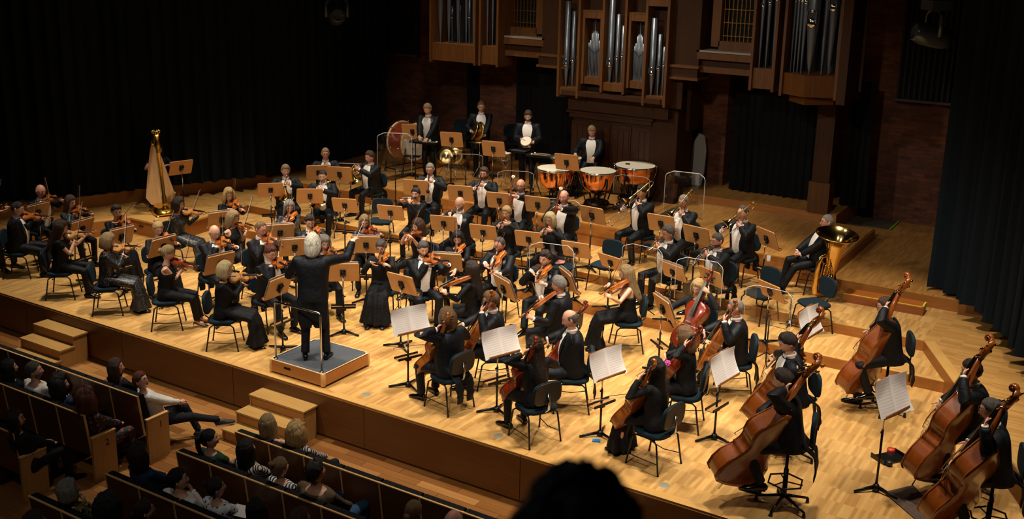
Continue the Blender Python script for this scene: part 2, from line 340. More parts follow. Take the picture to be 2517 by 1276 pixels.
# front wall of the stage: veneered panels with open joints, plinth gap below
fw_=slab('wall_stage_front',[(-10.7,-.01),(9.3,-.01),(9.3,.02),(-10.7,.02)],-.62,-.012,mat('joint_dark','#120b06',.8))
pm=None
for i in range(-4,4):
    x=.57+2.44*i
    b=MB();b.box((x+1.22,-.022,-.30),(2.43,.022,.585));b.obj('veneer_panel',FRT,fw_)
# auditorium floor boards
af=bpy.data.objects.new('floor_boards',None);C.objects.link(af);st(af)
pms=[mat('board_oak_%d'%i,c,.36,kind='woodx',col2=c2,amt=.4) for i,(c,c2) in enumerate([('#a5733f','#8a5a2d'),('#94622f','#7a4c21'),('#b58248','#966735'),('#865527','#6d421c')])]
pmesh=[]
for m in pms:
    b=MB();b.box((0,0,0),(.895,.137,.02));pmesh.append(b.mesh('floor_board',[m]))
def boards(x0,x1,y0,y1):
    r=0;y=y0
    while y<y1-.05:
        x=x0-(r*.37%.9)
        while x<x1:
            o=bpy.data.objects.new('floor_board',rnd.choice(pmesh));C.objects.link(o);o.parent=af;o.location=(x+.45,y+.07,-.66+rnd.random()*.002);x+=.9
        y+=.14;r+=1
boards(-7.6,5.4,-1.62,0);boards(-1.45,.2,-4.1,-1.62)
b=MB();b.box((-5,-3,-.665),(7,2.8,.02));b.box((4,-3.2,-.665),(8,3,.02));st(b.obj('floor_seating_area',pms[1]))
# shell of the hall
BZ=12.5
bw=slab('wall_back',[(-14,BZ),(14,BZ),(14,BZ+.2),(-14,BZ+.2)],-.65,11,BRK)
slab('wall_left',[(-14.2,-16),(-14,-16),(-14,12.7),(-14.2,12.7)],-1.2,11,WALLD)
slab('wall_right',[(12,-16),(12.2,-16),(12.2,12.7),(12,12.7)],-1.2,11,WALLD)
slab('wall_rear',[(-14,-16.2),(12.2,-16.2),(12.2,-16),(-14,-16)],-1.2,11,WALLD)
slab('ceiling',[(-14.2,-16.2),(12.2,-16.2),(12.2,12.7),(-14.2,12.7)],11,11.2,WALLD)
def wb(name,c,d,m,parent=None,kind='structure'):
    b=MB();b.box(c,d);o=b.obj(name,m,parent)
    if kind and not parent:o['kind']=kind
    return o
# brick piers beside the dark bays
b=MB();b.box((-4.9,12.2,1.9),(1.35,.6,3.4));st(b.obj('wall_pier',BRK))
b=MB();b.box((2.55,12.2,1.9),(.9,.5,3.4));st(b.obj('wall_pier',BRK))
b=MB();b.box((.5,12.2,1.9),(.8,.6,3.4));st(b.obj('wall_pier',BRK))
# door at the left end of the back wall with its pale frame
dr=wb('door_1',(-10.25,12.46,1.6),(1.0,.05,2.05),mat('door_brown','#3a1c10',.6))
fm=mat('door_frame_grey','#4a4640',.6)
wb('door_frame',(-9.7,12.44,1.62),(.09,.08,2.15),fm,dr);wb('door_frame',(-10.25,12.44,2.68),(1.2,.08,.07),fm,dr)
# ---- organ
og=empty('pipe_organ',(0,0,0),0,'oak pipe organ case with hanging towers of tin pipes above the stage','organ')
def ob(name,c,d,m=ORG): return wb(name,c,d,m,og)
OY_=9.6
def pipe(x,y,z0,zm,z1,r,parent=og):
    """a flue pipe: tapered foot, bright mouth with two ears, round body"""
    b=MB();b.lathe([(.012,z0),(r*.45,z0+.25*(zm-z0)),(r*.98,zm)],10,0,Mx.Translation((x,y,0)))
    b.lathe([(r,zm),(r,zm+r*2.2),(r,z1),(r*.85,z1),(r*.8,z1-.05)],12,0,Mx.Translation((x,y,0)))
    if zm<5.5:
        b.box((x,y-r*.93,zm+r*.9),(r*1.25,r*.25,r*1.5),2)
        if r>.018: b.ell((x,y-r*.9,zm-.004),(r*.85,r*.36,r*.85),10,6,1)
        b.ell((x,y-r*.9,zm+r*1.75),(r*.5,r*.22,r*.3),8,4,1)
        for s_ in (-1,1): b.box((x+s_*r*.72,y-r*1.02,zm+r*.8),(r*.1,r*.5,r*1.9),0)
    return b.obj('pipe',[TIN,TIB,mat('pipe_mouth_dark','#15161a',.6)],parent)
def case(x0,x1,zb,zbox,zt,y=OY_,dep=.55,pipes=(),v=0,back=True,sidew=.05,top=False,drop=.04):
    """open-fronted tower: side boards, pipe chest at the foot, dark back"""
    for x in (x0,x1): ob('case_side',(x,y+dep/2,(zb-drop+zt)/2),(sidew,dep,zt-zb+drop))
    b=MB();p=[(x0+sidew/2,y+dep),(x0+sidew/2,y+.06),((x0+x1)/2,y+.06-v),(x1-sidew/2,y+.06),(x1-sidew/2,y+dep)]
    if not v:p.pop(2)
    b.prism(p,zb,zbox);b.obj('pipe_chest',ORG,og)
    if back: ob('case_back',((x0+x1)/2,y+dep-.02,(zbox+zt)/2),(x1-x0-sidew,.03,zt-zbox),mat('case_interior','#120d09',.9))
    if top:
        ob('case_lintel',((x0+x1)/2,y+.04,zt-.07),(x1-x0+.02,.07,.14));ob('case_top',((x0+x1)/2,y+dep/2,zt+.012),(x1-x0+.06,dep,.025))
    for px_,dy,zm,z1,r in pipes: pipe(px_,y+.14+dy,zbox,zm,z1,r)
    for px_ in [p_[0] for p_ in pipes]: pass
# centre: five bays
def bay3(x0,x1,zb,big,zm0,steps,zt=6.0,top=None):
    w=x1-x0;n=len(steps);ps=[]
    for i,(fx,r,zm,z1) in enumerate(steps): ps.append((x0+w*fx,.03*i,zm,z1,r))
    return ps
case(-2.07,-1.60,2.90,3.06,6.4,pipes=[(-2.03,.13,3.66,4.5,.022),(-1.945,0,3.55,4.86,.058),(-1.82,.05,3.62,4.66,.042),(-1.72,.1,3.67,4.38,.034),(-1.655,.15,3.72,4.2,.024)],v=.0)
case(-1.04,-.53,3.08,3.24,6.4,pipes=[(-.99,.12,3.75,4.75,.02),(-.91,0,3.62,5.25,.062),(-.78,.05,3.72,4.65,.042),(-.69,.1,3.78,4.42,.032),(-.62,.14,3.82,4.22,.026),(-.575,.17,3.85,4.0,.018)],v=.05)
case(-.07,.40,2.90,3.06,5.0,pipes=[(-.03,.13,3.66,4.35,.02),(.045,0,3.52,4.62,.06),(.165,.05,3.6,4.3,.04),(.245,.1,3.66,4.05,.03),(.31,.13,3.62,3.95,.026),(.36,.16,3.58,3.8,.02)],v=.0,top=True)
for x0,x1 in ((-1.53,-1.12),(-.47,-.12)):
    n=9;w=(x1-x0-.10);ps=[]
    for i in range(n):
        u=(i-(n-1)/2)/((n-1)/2);ps.append((x0+.05+w*(i+.5)/n,0,3.80+.10*abs(u)-.0,4.02+.36*(1-abs(u))**1.3+.12*(i%2==0)*(1-abs(u)),.0165))
    case(x0,x1,3.17,3.32,4.68,dep=.4,y=OY_+.08,pipes=ps,top=True,drop=.0)
for x in [-1.5+.03*i for i in range(0)]: pass
# gilded back-row pipes glimpsed inside the bays
gp=mat('trumpet_pipe_brass','#9a6a2a',.35,metal=.8)
for x0,n_,zt_ in ((-1.72,4,5.6),(-.72,5,5.6),(.08,8,4.85)):
    for i in range(n_):
        b=MB();b.lathe([(.008,4.1),(.016,zt_)],6,0,Mx.Translation((x0+.036*i,OY_+.42,0)));b.obj('back_pipe',gp,og)
# soffit boards between bays and the belly under the case
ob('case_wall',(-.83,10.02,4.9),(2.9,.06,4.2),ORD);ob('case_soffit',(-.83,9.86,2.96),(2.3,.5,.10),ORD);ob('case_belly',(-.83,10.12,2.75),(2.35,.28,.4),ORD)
# cornice shelves and pilasters either side
for sx in (-1,1):
    cx_=lambda x: -.82+sx*(x+.82)
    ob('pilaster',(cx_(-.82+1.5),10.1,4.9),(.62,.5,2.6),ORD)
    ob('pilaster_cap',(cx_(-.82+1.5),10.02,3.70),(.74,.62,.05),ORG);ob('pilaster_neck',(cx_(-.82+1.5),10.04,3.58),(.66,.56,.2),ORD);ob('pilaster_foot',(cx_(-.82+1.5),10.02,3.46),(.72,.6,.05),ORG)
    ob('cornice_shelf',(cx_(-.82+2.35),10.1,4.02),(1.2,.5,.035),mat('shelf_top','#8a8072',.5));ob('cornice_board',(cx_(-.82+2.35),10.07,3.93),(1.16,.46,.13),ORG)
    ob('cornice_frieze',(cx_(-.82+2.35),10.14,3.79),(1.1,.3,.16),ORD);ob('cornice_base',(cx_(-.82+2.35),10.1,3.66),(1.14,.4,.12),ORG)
    # swell grille with lattice bars above the shelf
    gx=cx_(-.82+2.45)
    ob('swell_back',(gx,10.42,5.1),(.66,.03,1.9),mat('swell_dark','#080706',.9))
    for xx in (gx-.42,gx+.42): ob('swell_frame',(xx,10.25,5.1),(.18,.3,2.0))
    ob('swell_frame',(gx,10.25,4.13),(.7,.3,.18))
    for i in range(8): ob('lattice_bar',(gx-.30+.085*i,10.22,5.1),(.012,.02,1.8),gp)
    for i in range(6): ob('lattice_bar',(gx,10.215,4.32+.26*i),(.66,.02,.012),gp)
    # side wall panel of tower behind
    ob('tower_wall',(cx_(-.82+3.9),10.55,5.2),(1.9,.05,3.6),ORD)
# towers
case(-5.43,-4.22,3.39,3.78,6.6,dep=.7,pipes=[(-5.27,.04,6,6.5,.11),(-5.02,.02,6,6.5,.09),(-4.8,.06,6,6.5,.075),(-4.6,.1,6,6.5,.06),(-4.42,.12,6,6.5,.05),(-5.13,.3,4.35,4.6,.03),(-4.92,.3,4.4,4.62,.03),(-4.68,.34,4.35,4.9,.03)])
case(-4.08,-3.62,3.40,3.80,6.6,dep=.6,pipes=[(-3.98,.02,6,6.5,.045),(-3.86,.05,6,6.5,.045),(-3.73,.08,6,6.5,.04)])
case(2.16,2.60,3.41,3.80,6.6,dep=.6,pipes=[(2.26,.02,4.95,6.5,.04),(2.38,.04,5.02,6.5,.042),(2.51,.06,5.1,6.5,.045)])
case(2.76,3.79,3.36,3.76,6.6,dep=.9,v=.28,pipes=[(2.85,.1,5.1,6.5,.035),(2.93,.05,5.12,6.5,.035),(3.01,0,5.1,6.5,.04),(3.1,-.06,5.08,6.5,.05),(3.27,-.12,4.72,6.5,.115),(3.47,-.02,6,6.5,.07),(3.58,.06,5.0,6.5,.09),(3.70,.12,6,6.5,.05),(3.52,.4,4.3,4.5,.045)])
b=MB();b.prism([(2.85,10.4),(2.85,9.9),(3.27,9.5),(3.7,9.9),(3.7,10.4)],3.2,3.36);b.obj('tower_pendant',ORG,og)
ob('tower_cheek',(3.9,10.1,4.9),(.16,1.0,3.3),ORD)
b=MB();b.prism([(3.2,10.72),(3.55,10.72),(3.55,11.0),(3.2,11.0)],1.52,3.4);b.obj('organ_post',ORD,og)  # dark oak on the post stands in for its occlusion shade
b=MB();b.prism([(3.16,10.68),(3.58,10.68),(3.58,11.05),(3.16,11.05)],.9,1.52);b.obj('post_plinth',ORG,og)
# console cabinet below, with framed doors, plus the big side pier
ob('console_carcass',(-1.08,10.52,1.6),(1.86,.5,1.72),CAB);ob('console_cornice',(-1.08,10.44,2.49),(2.06,.66,.06),CAB);ob('console_cornice',(-1.08,10.46,2.41),(1.96,.6,.10),CAB)
for i in range(4):
    x=-1.86+.5*i+.02;ob('console_door',(x+.02,10.255,1.55),(.44,.03,1.45),CAB)
    for k in range(3): ob('door_slat',(x-.11+.13*k,10.235,1.55),(.11,.02,1.28),CAB)
b=MB();b.torus((-.83,10.22,1.5),.035,.006,12,5,0,Rt=Mx.Rotation(pi/2,3,'X'));b.obj('door_handle',BRASS,og)
ob('side_pier',(.16,10.62,1.85),(.62,.8,2.25),ORD);ob('side_pier',(.2,10.9,2.9),(.7,.5,1.3),ORD)
# black drapes hung in the bays behind the organ
def curtain(name,path,z0,z1,amp,per,m,label,cat='curtain',group=None,seed=1,jit=.03):
    r=random.Random(seed);pts=[V(p) for p in path];L=[0]
    for a,c in zip(pts[:-1],pts[1:]): L.append(L[-1]+(c-a).length)
    T=L[-1];n=int(T/per*10);b=MB();cols=[];ph=0;am=amp
    for i in range(n+1):
        t=T*i/n;k=max(j for j in range(len(L)-1) if L[j]<=t+1e-6);u=(t-L[k])/(L[k+1]-L[k])
        p=pts[k].lerp(pts[k+1],u);d=(pts[min(k+1,len(pts)-1)]-pts[k]).normalized();nn=V((-d.y,d.x))
        ph+=2*pi/10*(.75+.5*r.random())
        if i%10==0: am=amp*(.6+.8*r.random())
        w=math.sin(ph)+.25*math.sin(2.3*ph+1);cols.append((p,nn,w*am,d))
    zs=[z0,z0+.6,(z0+z1)/2,z1]
    hem=[r.random()*jit for _ in range(n//9+2)]
    vs=[]
    for i,(p,nn,w,d) in enumerate(cols):
        for j,z in enumerate(zs):
            q=p+nn*(w*(1.12 if j==0 else 1-.12*j))+d*(.02*math.sin(i*.7+j));zz=z+(hem[i//9] if j==0 else 0);vs.append((q.x,q.y,zz))
    k=len(zs);fs=[(i*k+j,(i+1)*k+j,(i+1)*k+j+1,i*k+j+1) for i in range(n) for j in range(k-1)]
    b.add(vs,fs);o=b.obj(name,m);tag(o,label,cat,group);return o
curtain('stage_curtain',[(-13.2,-.8),(-11.2,2.4),(-10.3,3.7),(-9.91,4.9),(-9.2,6.0),(-8.7,7.1),(-8.61,10.4),(-8.61,11.9)],.615,9.2,.085,.30,VEL,'long dark navy velvet curtain closing the left side of the stage',seed=3)
curtain('stage_curtain',[(6.0,8.25),(6.5,7.85),(7.25,6.7),(7.9,5.5),(8.7,3.9),(9.6,2.0)],.56,9.2,.11,.34,VEL,'long dark navy velvet curtain closing the right side of the stage',seed=5,jit=.05)
curtain('black_drape',[(-4.3,11.5),(-2.3,11.5)],.9,3.5,.04,.16,VEB,'black drape filling the bay behind the tambourine player','drape',seed=8)
curtain('black_drape',[(1.15,11.6),(3.1,11.6)],.9,3.5,.04,.16,VEB,'black drape filling the bay left of the organ post','drape',seed=9)
curtain('black_drape',[(3.55,11.6),(4.1,11.6)],.9,3.5,.04,.14,VEB,'narrow black drape right of the organ post','drape',seed=10)
curtain('black_drape',[(-6.0,11.9),(-5.62,11.9)],.9,3.5,.03,.12,VEB,'narrow black drape between the brick piers behind the bass drum','drape',seed=11)
# slatted acoustic screens high on the brick
for nm,x0,x1,lb in (('wall_grille',-9.3,-7.8,'dark slatted grille panel on the brick wall left of the organ'),('wall_grille',4.3,6.2,'dark slatted grille panel on the brick wall right of the organ')):
    g=empty(nm,((x0+x1)/2,12.3,3.1),0,lb,'grille')
    gm=mat('grille_black','#141516',.7);ge=mat('grille_edge','#3c3b38',.6)
    b=MB();b.box((0,.06,1.7),(x1-x0,.04,3.5));b.obj('back_board',mat('grille_back','#070707',.9),g)
    b=MB();b.box((0,0,.0),(x1-x0,.14,.05));b.obj('sill',ge,g)
    n=18;pm_=None
    for i in range(n):
        if pm_ is None:
            b=MB();b.box((0,0,1.75),(.035,.09,3.45));pm_=b.mesh('slat',[gm])
        o=bpy.data.objects.new('slat',pm_);C.objects.link(o);o.parent=g;o.location=(-(x1-x0)/2+.04+(x1-x0-.08)*i/(n-1),0,0)
# exit sign, unlit, above the door
b=MB();b.box((0,0,0),(.30,.03,.12));s_=b.obj('exit_sign',mat('sign_green','#0f3a26',.6));s_.location=(-10.05,12.484,2.84);tag(s_,'small dim green exit sign above the left door','sign')
tc_=bpy.data.curves.new('sign_text','FONT');tc_.body='EXIT';tc_.size=.1;tc_.align_x='CENTER';tc_.align_y='CENTER';tc_.extrude=.002
FONTS=[];to_=bpy.data.objects.new('lettering',tc_);FONTS.append(to_);C.objects.link(to_);to_.parent=s_;to_.location=(0,-.02,0);to_.rotation_euler=(pi/2,0,0);tc_.materials.append(mat('sign_letter','#3f7a5e',.6))
# box step and harp platform, taped board, loose things on the floor
bs=empty('box_step',(0,0,0),0,'reddish wooden box step with yellow tape edges below the right wing','step')
P4=[W(2073,722,.46),W(2270,757,.46),W(2278,744,.46),W(2086.6,709.5,.46)]
b=MB();b.prism([(p.x,p.y) for p in P4],.32,.45);b.obj('box',mat('step_red_wood','#9a5a2c',.45,kind='woodx',col2='#7d431c'),bs)
b=MB();b.prism([(p.x,p.y) for p in P4],.45,.465);b.obj('tread',mat('step_tread','#c5712f',.4,kind='woodx',col2='#a85a22'),bs)
def tape(parent,a,c,w,m,z):
    a,c=V(a[:2]),V(c[:2]);d=(c-a).normalized();n_=V((-d.y,d.x))*w
    b=MB();b.prism([tuple(a),tuple(c),tuple(c+n_),tuple(a+n_)],z,z+.003);return b.obj('tape',m,parent)
tape(bs,P4[0],P4[1],.03,YEL,.466);tape(bs,P4[1],P4[2],.03,YEL,.466)
hp=empty('harp_platform',(0,0,0),0,'light oak platform box with a hand slot under the harp','platform')
b=MB();b.prism([(-8.93,3.83),(-7.62,3.83),(-7.72,4.93),(-8.36,4.93),(-8.72,4.2)],0.0,.3);b.obj('box',RIS,hp)
b=MB();b.prism([(-8.95,3.81),(-7.60,3.81),(-7.70,4.93),(-8.34,4.93),(-8.74,4.18)],.3,.335);b.obj('top',NOS,hp)
b=MB();b.box((-8.55,3.825,.2),(.13,.02,.025));b.obj('hand_slot',DRK,hp)
slab('floor_tier',[(-8.34,4.95),(-7.70,4.95),(-7.74,6.02),(-7.84,6.02)],.1,.322,NOS,RIS)
tb=empty('taped_board',W(2140,545,.53),0,'flat board on the dark floor marked with a bright green tape corner','board')
b=MB();b.box((0,0,0),(1.0,.9,.02));b.obj('sheet',mat('board_grey','#4e4330',.8),tb)
b=MB();b.box((.49,0,.012),(.03,.9,.004));b.obj('tape',GRN,tb);b=MB();b.box((0,.44,.012),(.95,.03,.004));b.obj('tape',GRN,tb)
for a,c,w_ in (((560,668),(600,655),'behind the blonde leader'),((590,700),(668,700),'under the first violin desk'),((800,770),(868,793),'behind the podium'),((860,770),(1010,712),'near the full black skirt'),((640,655),(660,640),'by the auburn violinist')):
    pa,pc=W(a[0],a[1],0),W(c[0],c[1],0);o=tape(None,pa,pc,.018,YEL,.002);o.name='floor_tape';tag(o,'thin strip of yellow marking tape on the floor '+w_,'tape','yellow marking tape strips')
# two floor boxes let into the stage
for q in ((900,970,'right of the podium'),(1633,1193,'nearest the right foreground edge'),(1225,1071,'below the long-haired cellist'),(140,738,'at the far left edge')):
    p=W(q[0],q[1],0);b=MB();b.lathe([(.0,.004),(.06,.004),(.065,.001)],14);b.lathe([(.03,.006),(.034,.006)],10,0,cap=False);o=b.obj('floor_socket',mat('socket_grey','#8b8a76',.5));o.location=p;tag(o,'small round floor socket cover '+q[2],'socket','floor socket covers')
# ---- stage steps for the public
for k,(x0,lb) in enumerate(((-6.13,'short oak staircase up to the stage at the far left'),(-1.25,'short oak staircase up to the stage below the conductor'),(3.57,'short oak staircase up to the stage mostly hidden by a dark head'))):
    s_=empty('staircase',(x0,-.052,-.65),0,lb,'stairs')
    for i in range(3):
        z=.16*(i+1);y=-.26*(3-i)
        b=MB();b.box((.5,y+.14,z-.0125),(1.03,.29,.025));b.obj('tread',TREAD,s_)
        b=MB();b.box((.5,y+.02,z-.085),(.98,.02,.13));b.obj('riser',RIS,s_)
    for xx in (.01,.99):
        b=MB();b.add([(xx+d_,y,z) for d_ in (-.01,.01) for y,z in ((-.79,0),(-.01,0),(-.01,.455),(-.26,.455),(-.26,.295),(-.52,.295),(-.52,.135),(-.79,.135))],
              [tuple(range(7,-1,-1)),tuple(range(8,16))]+[(i,(i+1)%8,8+(i+1)%8,8+i) for i in range(8)],0,None,False);b.obj('side_panel',SIDE,s_)
# ---- moving-head stage lights
def spotlight(p,rz,lb):
    s_=empty('stage_spotlight',M=Mx.Translation(p)@Mx.Rotation(rz,4,'Z')@Mx.Scale(1.6,4),label=lb,cat='spotlight');dm=mat('lamp_housing','#4a555d',.2,metal=.3)
    b=MB();b.lathe([(.02,-.2),(.10,-.19),(.12,-.1),(.12,.08),(.10,.16),(.09,.2),(.085,.2)],14,0,Mx.Rotation(R_(78),4,'X')@Mx.Translation((0,0,.02)));b.obj('lamp_head',dm,s_)
    b=MB();b.lathe([(0,.195),(.085,.2)],14,0,Mx.Rotation(R_(78),4,'X'));b.obj('lens',mat('lens_glass','#59636b',.05,metal=.3),s_)
    b=MB();b.tube([(-.15,0,0),(-.15,0,.2),(-.1,0,.26),(.1,0,.26),(.15,0,.2),(.15,0,0)],.025,6);b.obj('yoke',dm,s_)
    b=MB();b.box((0,0,.31),(.26,.2,.1));b.obj('base',dm,s_)
    b=MB();b.tube([(0,0,.35),(0,0,2.6)],.015,6);b.obj('hanging_pole',STL,s_)
def PY(x,y,Y):
    d=ray(x,y);return CAM+d*((Y-CAM.y)/d.y)
spotlight(PY(828,42,8.6),.8,'glossy black stage spotlight beside the left curtain')
spotlight(PY(2292,88,8.6),-.9,'glossy black stage spotlight in front of the right curtain')
# pale panel leaning by the organ, dark lump of equipment beside it
b=MB();b.prism([(-.13,0),(.13,0),(.17,.3),(.17,.8),(.1,1.1),(-.05,1.16),(-.15,.9),(-.17,.3)],0,.04);o=b.obj('covered_gong',mat('grey_cover','#8f8f88',.7));p=PY(1712,430,11.5);o.matrix_world=Mx.Translation((p.x,11.5,.92))@Mx.Rotation(R_(84),4,'X');tag(o,'pale grey covered panel leaning against the wall beside the organ pier','panel')
# ================================================================ furniture
def make_chair():
    t=empty('orchestra_chair',cat='chair')
    b=MB();rg=[]
    for z,k in ((-.02,.93),(-.005,1),(.02,1),(.032,.93)):
        rg.append([(k*.235*math.copysign(abs(math.cos(a))**.6,math.cos(a)),-.01+k*.22*math.copysign(abs(math.sin(a))**.6,math.sin(a)),.44+z+(.0)) for a in [2*pi*i/20 for i in range(20)]])
    b.loft(rg);b.obj('seat',CHF,t)
    def bk(y0,th,k,m,nm):
        b=MB();rg=[]
        for y,s in ((y0-th/2,.95),(y0-th/4,1),(y0+th/4,1),(y0+th/2,.95)):
            rg.append([(k*s*.21*math.copysign(abs(math.cos(a))**.55,math.cos(a)),y-.13*(math.sin(a)*.5)*.3,.70+k*s*.155*math.copysign(abs(math.sin(a))**.6,math.sin(a))) for a in [2*pi*i/20 for i in range(20)]])
        b.loft(rg);b.obj(nm,m,t)
    bk(-.235,.04,1,CHF,'backrest');bk(-.262,.016,.97,CHP,'back_shell')
    b=MB();b.tube([(0,-.12,.41),(0,-.2,.42),(0,-.285,.5),(0,-.285,.72)],[(.022,.008)]*4,6,ref=(1,0,0));b.obj('back_bracket',CHR,t)
    b=MB();b.box((0,0,.40),(.16,.26,.03));b.tube([(-.2,.12,.405),(.2,.12,.405)],.01,6);b.tube([(-.2,-.12,.405),(.2,-.12,.405)],.01,6);b.tube([(.16,-.06,.39),(.25,-.09,.385)],.006,5);b.ell((.255,-.09,.385),(.014,.014,.014),6,4);b.obj('mechanism',STL,t)
    for sx in (-1,1):
        for sy in (-1,1):
            b=MB();b.tube([(sx*.19,0,.405),(sx*.20,sy*.13,.405),(sx*.215,sy*.175,.37),(sx*.235,sy*.235,.012)],.0115,7);b.ell((sx*.235,sy*.235,.01),(.016,.016,.012),6,4);b.obj('leg',STL,t)
    for sx in (-1,1): b=MB();b.tube([(sx*.228,.22,.14),(sx*.2,.0,.12),(sx*.228,-.22,.14)],.006,5);b.obj('wire_stretcher',STL,t)
    return t
def make_stool():
    t=empty('bass_stool',cat='stool')
    b=MB();b.lathe([(0,.70),(.17,.70),(.2,.715),(.2,.735),(.17,.75),(0,.755)],20);b.obj('seat',CHF,t)
    b=MB();rg=[]
    for y,s in ((-.27,.95),(-.26,1),(-.235,1),(-.225,.95)):
        rg.append([(s*.2*math.copysign(abs(math.cos(a))**.55,math.cos(a)),y,.98+s*.15*math.copysign(abs(math.sin(a))**.6,math.sin(a))) for a in [2*pi*i/18 for i in range(18)]])
    b.loft(rg);b.obj('backrest',CHF,t)
    b=MB();b.tube([(0,0,.69),(0,-.16,.69),(0,-.27,.74),(0,-.28,.98)],[(.028,.008)]*4,6,ref=(1,0,0));b.obj('back_bracket',STL,t)
    b=MB();b.lathe([(.028,.12),(.028,.45),(.018,.45),(.018,.7)],10);b.obj('column',STL,t)
    b=MB();b.torus((0,0,.3),.2,.011,6,6);
    for k in range(3):
        a=k*2*pi/3+.4;b.tube([(.02*math.cos(a),.02*math.sin(a),.3),(.19*math.cos(a),.19*math.sin(a),.3)],.008,5)
    b.obj('foot_ring',STL,t)
    for k in range(5):
        a=k*2*pi/5+.3;b=MB();b.tube([(.02*math.cos(a),.02*math.sin(a),.13),(.2*math.cos(a),.2*math.sin(a),.085),(.3*math.cos(a),.3*math.sin(a),.06)],[.022,.016,.014],6);b.tube([(.3*math.cos(a),.3*math.sin(a),.06),(.3*math.cos(a),.3*math.sin(a),0)],[.014,.022],6);b.obj('leg',STL,t)
    return t
def make_stand(shelf=True):
    t=empty('music_stand',cat='music stand')          # board centre 1.0 m above the base, board front faces +y
    ti=Mx.Translation((0,0,1.0))@Mx.Rotation(R_(22),4,'X')
    b=MB();r=.03;w,h=.25,.175;pl=[]
    for cx_,cy_,a0 in ((w-r,h-r,0),(-w+r,h-r,90),(-w+r,-h+r,180),(w-r,-h+r,270)):
        for k in range(4): a=R_(a0+30*k);pl.append((cx_+r*math.cos(a),cy_+r*math.sin(a)))
    B=ti@Mx.Rotation(pi/2,4,'X')
    b.prism(pl,-.006,.006,0,B);b.obj('board',PLY,t)
    b=MB();b.prism([(p[0]*1.012,p[1]*1.015) for p in pl],-.0115,-.0065,0,B);b.obj('facing',PLE,t)
    b=MB();b.box((0,.035,-.178),(.5,.06,.01),0,ti);b.box((0,.062,-.170),(.5,.006,.025),0,ti);b.obj('ledge',PLE,t)
    b=MB();b.ell((0,-.035,0),(.035,.03,.05),8,6,0,ti);b.box((0,-.02,0),(.09,.02,.11),0,ti);b.tube([(0,-.04,-.03),(0,-.03,-.09)],.018,6,0,ti);b.ell((.035,-.045,.03),(.016,.016,.016),6,4,0,ti);b.obj('tilt_clamp',STL,t)
    b=MB();b.tube([(0,-.035,.95),(0,-.035,.6)],.009,8);b.obj('inner_rod',CHR,t)
    b=MB();b.tube([(0,-.035,.64),(0,-.035,.04)],.014,8);b.ell((.022,-.035,.62),(.018,.012,.014),6,4);b.obj('post',STL,t)
    if shelf:
        b=MB();b.box((0,-.03,.44),(.36,.10,.012));shf=b.obj('shelf',PLY,t)
        b=MB();b.box((0,-.085,.455),(.38,.014,.03));b.box((0,.025,.455),(.38,.014,.03));b.box((0,-.035,.42),(.08,.06,.05));b.obj('shelf_rim',STL,shf)
    for k in range(3):
        a=k*2*pi/3+pi/2;b=MB();b.tube([(.02*math.cos(a),.02*math.sin(a)-.035,.05),(.17*math.cos(a),.17*math.sin(a)-.035,.03),(.27*math.cos(a),.27*math.sin(a)-.035,.013)],[(.024,.02),(.02,.013),(.017,.01)],6,ref=(0,0,1));b.obj('foot',STL,t)
    b=MB();b.lathe([(0,.08),(.03,.075),(.045,.045),(.045,.02),(0,.02)],10,0,Mx.Translation((0,-.035,0)));b.obj('hub',STL,t);return t
def make_score(curl=0):
    b=MB();xs=[-.235,-.19,-.13,-.07,-.02,0,.02,.07,.13,.19,.235];dz=[.002,.005,.009,.012,.009,0,.009,.012,.009,.005,.002];ny=7
    vs=[]
    for k_ in (0,1):
        for x,z in zip(xs,dz):
            for j in range(ny):
                v=j/(ny-1);c=curl*(max(0,v-.55)/.45)**2*(.35+abs(x)/.235*.65)+curl*.5*(max(0,.3-v)/.3)**2*(max(0,x)/.235)**2
                vs.append((x,-.155+.31*v-(c*.4),z+c-(.003 if k_ else 0)))
    n=len(xs);q=lambda k_,i,j:k_*n*ny+i*ny+j
    b.add(vs,[(q(0,i,j),q(0,i+1,j),q(0,i+1,j+1),q(0,i,j+1)) for i in range(n-1) for j in range(ny-1)],0,None,True)
    b.add(vs,[(q(1,i,j),q(1,i,j+1),q(1,i+1,j+1),q(1,i+1,j)) for i in range(n-1) for j in range(ny-1)]+[(q(0,i,0),q(1,i,0),q(1,i+1,0),q(0,i+1,0)) for i in range(n-1)]+[(q(0,i,ny-1),q(0,i+1,ny-1),q(1,i+1,ny-1),q(1,i,ny-1)) for i in range(n-1)]+[(q(0,0,j),q(0,0,j+1),q(1,0,j+1),q(1,0,j)) for j in range(ny-1)]+[(q(0,n-1,j),q(1,n-1,j),q(1,n-1,j+1),q(0,n-1,j+1)) for j in range(ny-1)],1,None,False)
    return b.mesh('score',[PAP,PLN])
SCORE2=make_score(.04)
SCORE=make_score()
CHAIR=make_chair();STOOL=make_stool();STAND=make_stand();STAND2=make_stand(False)
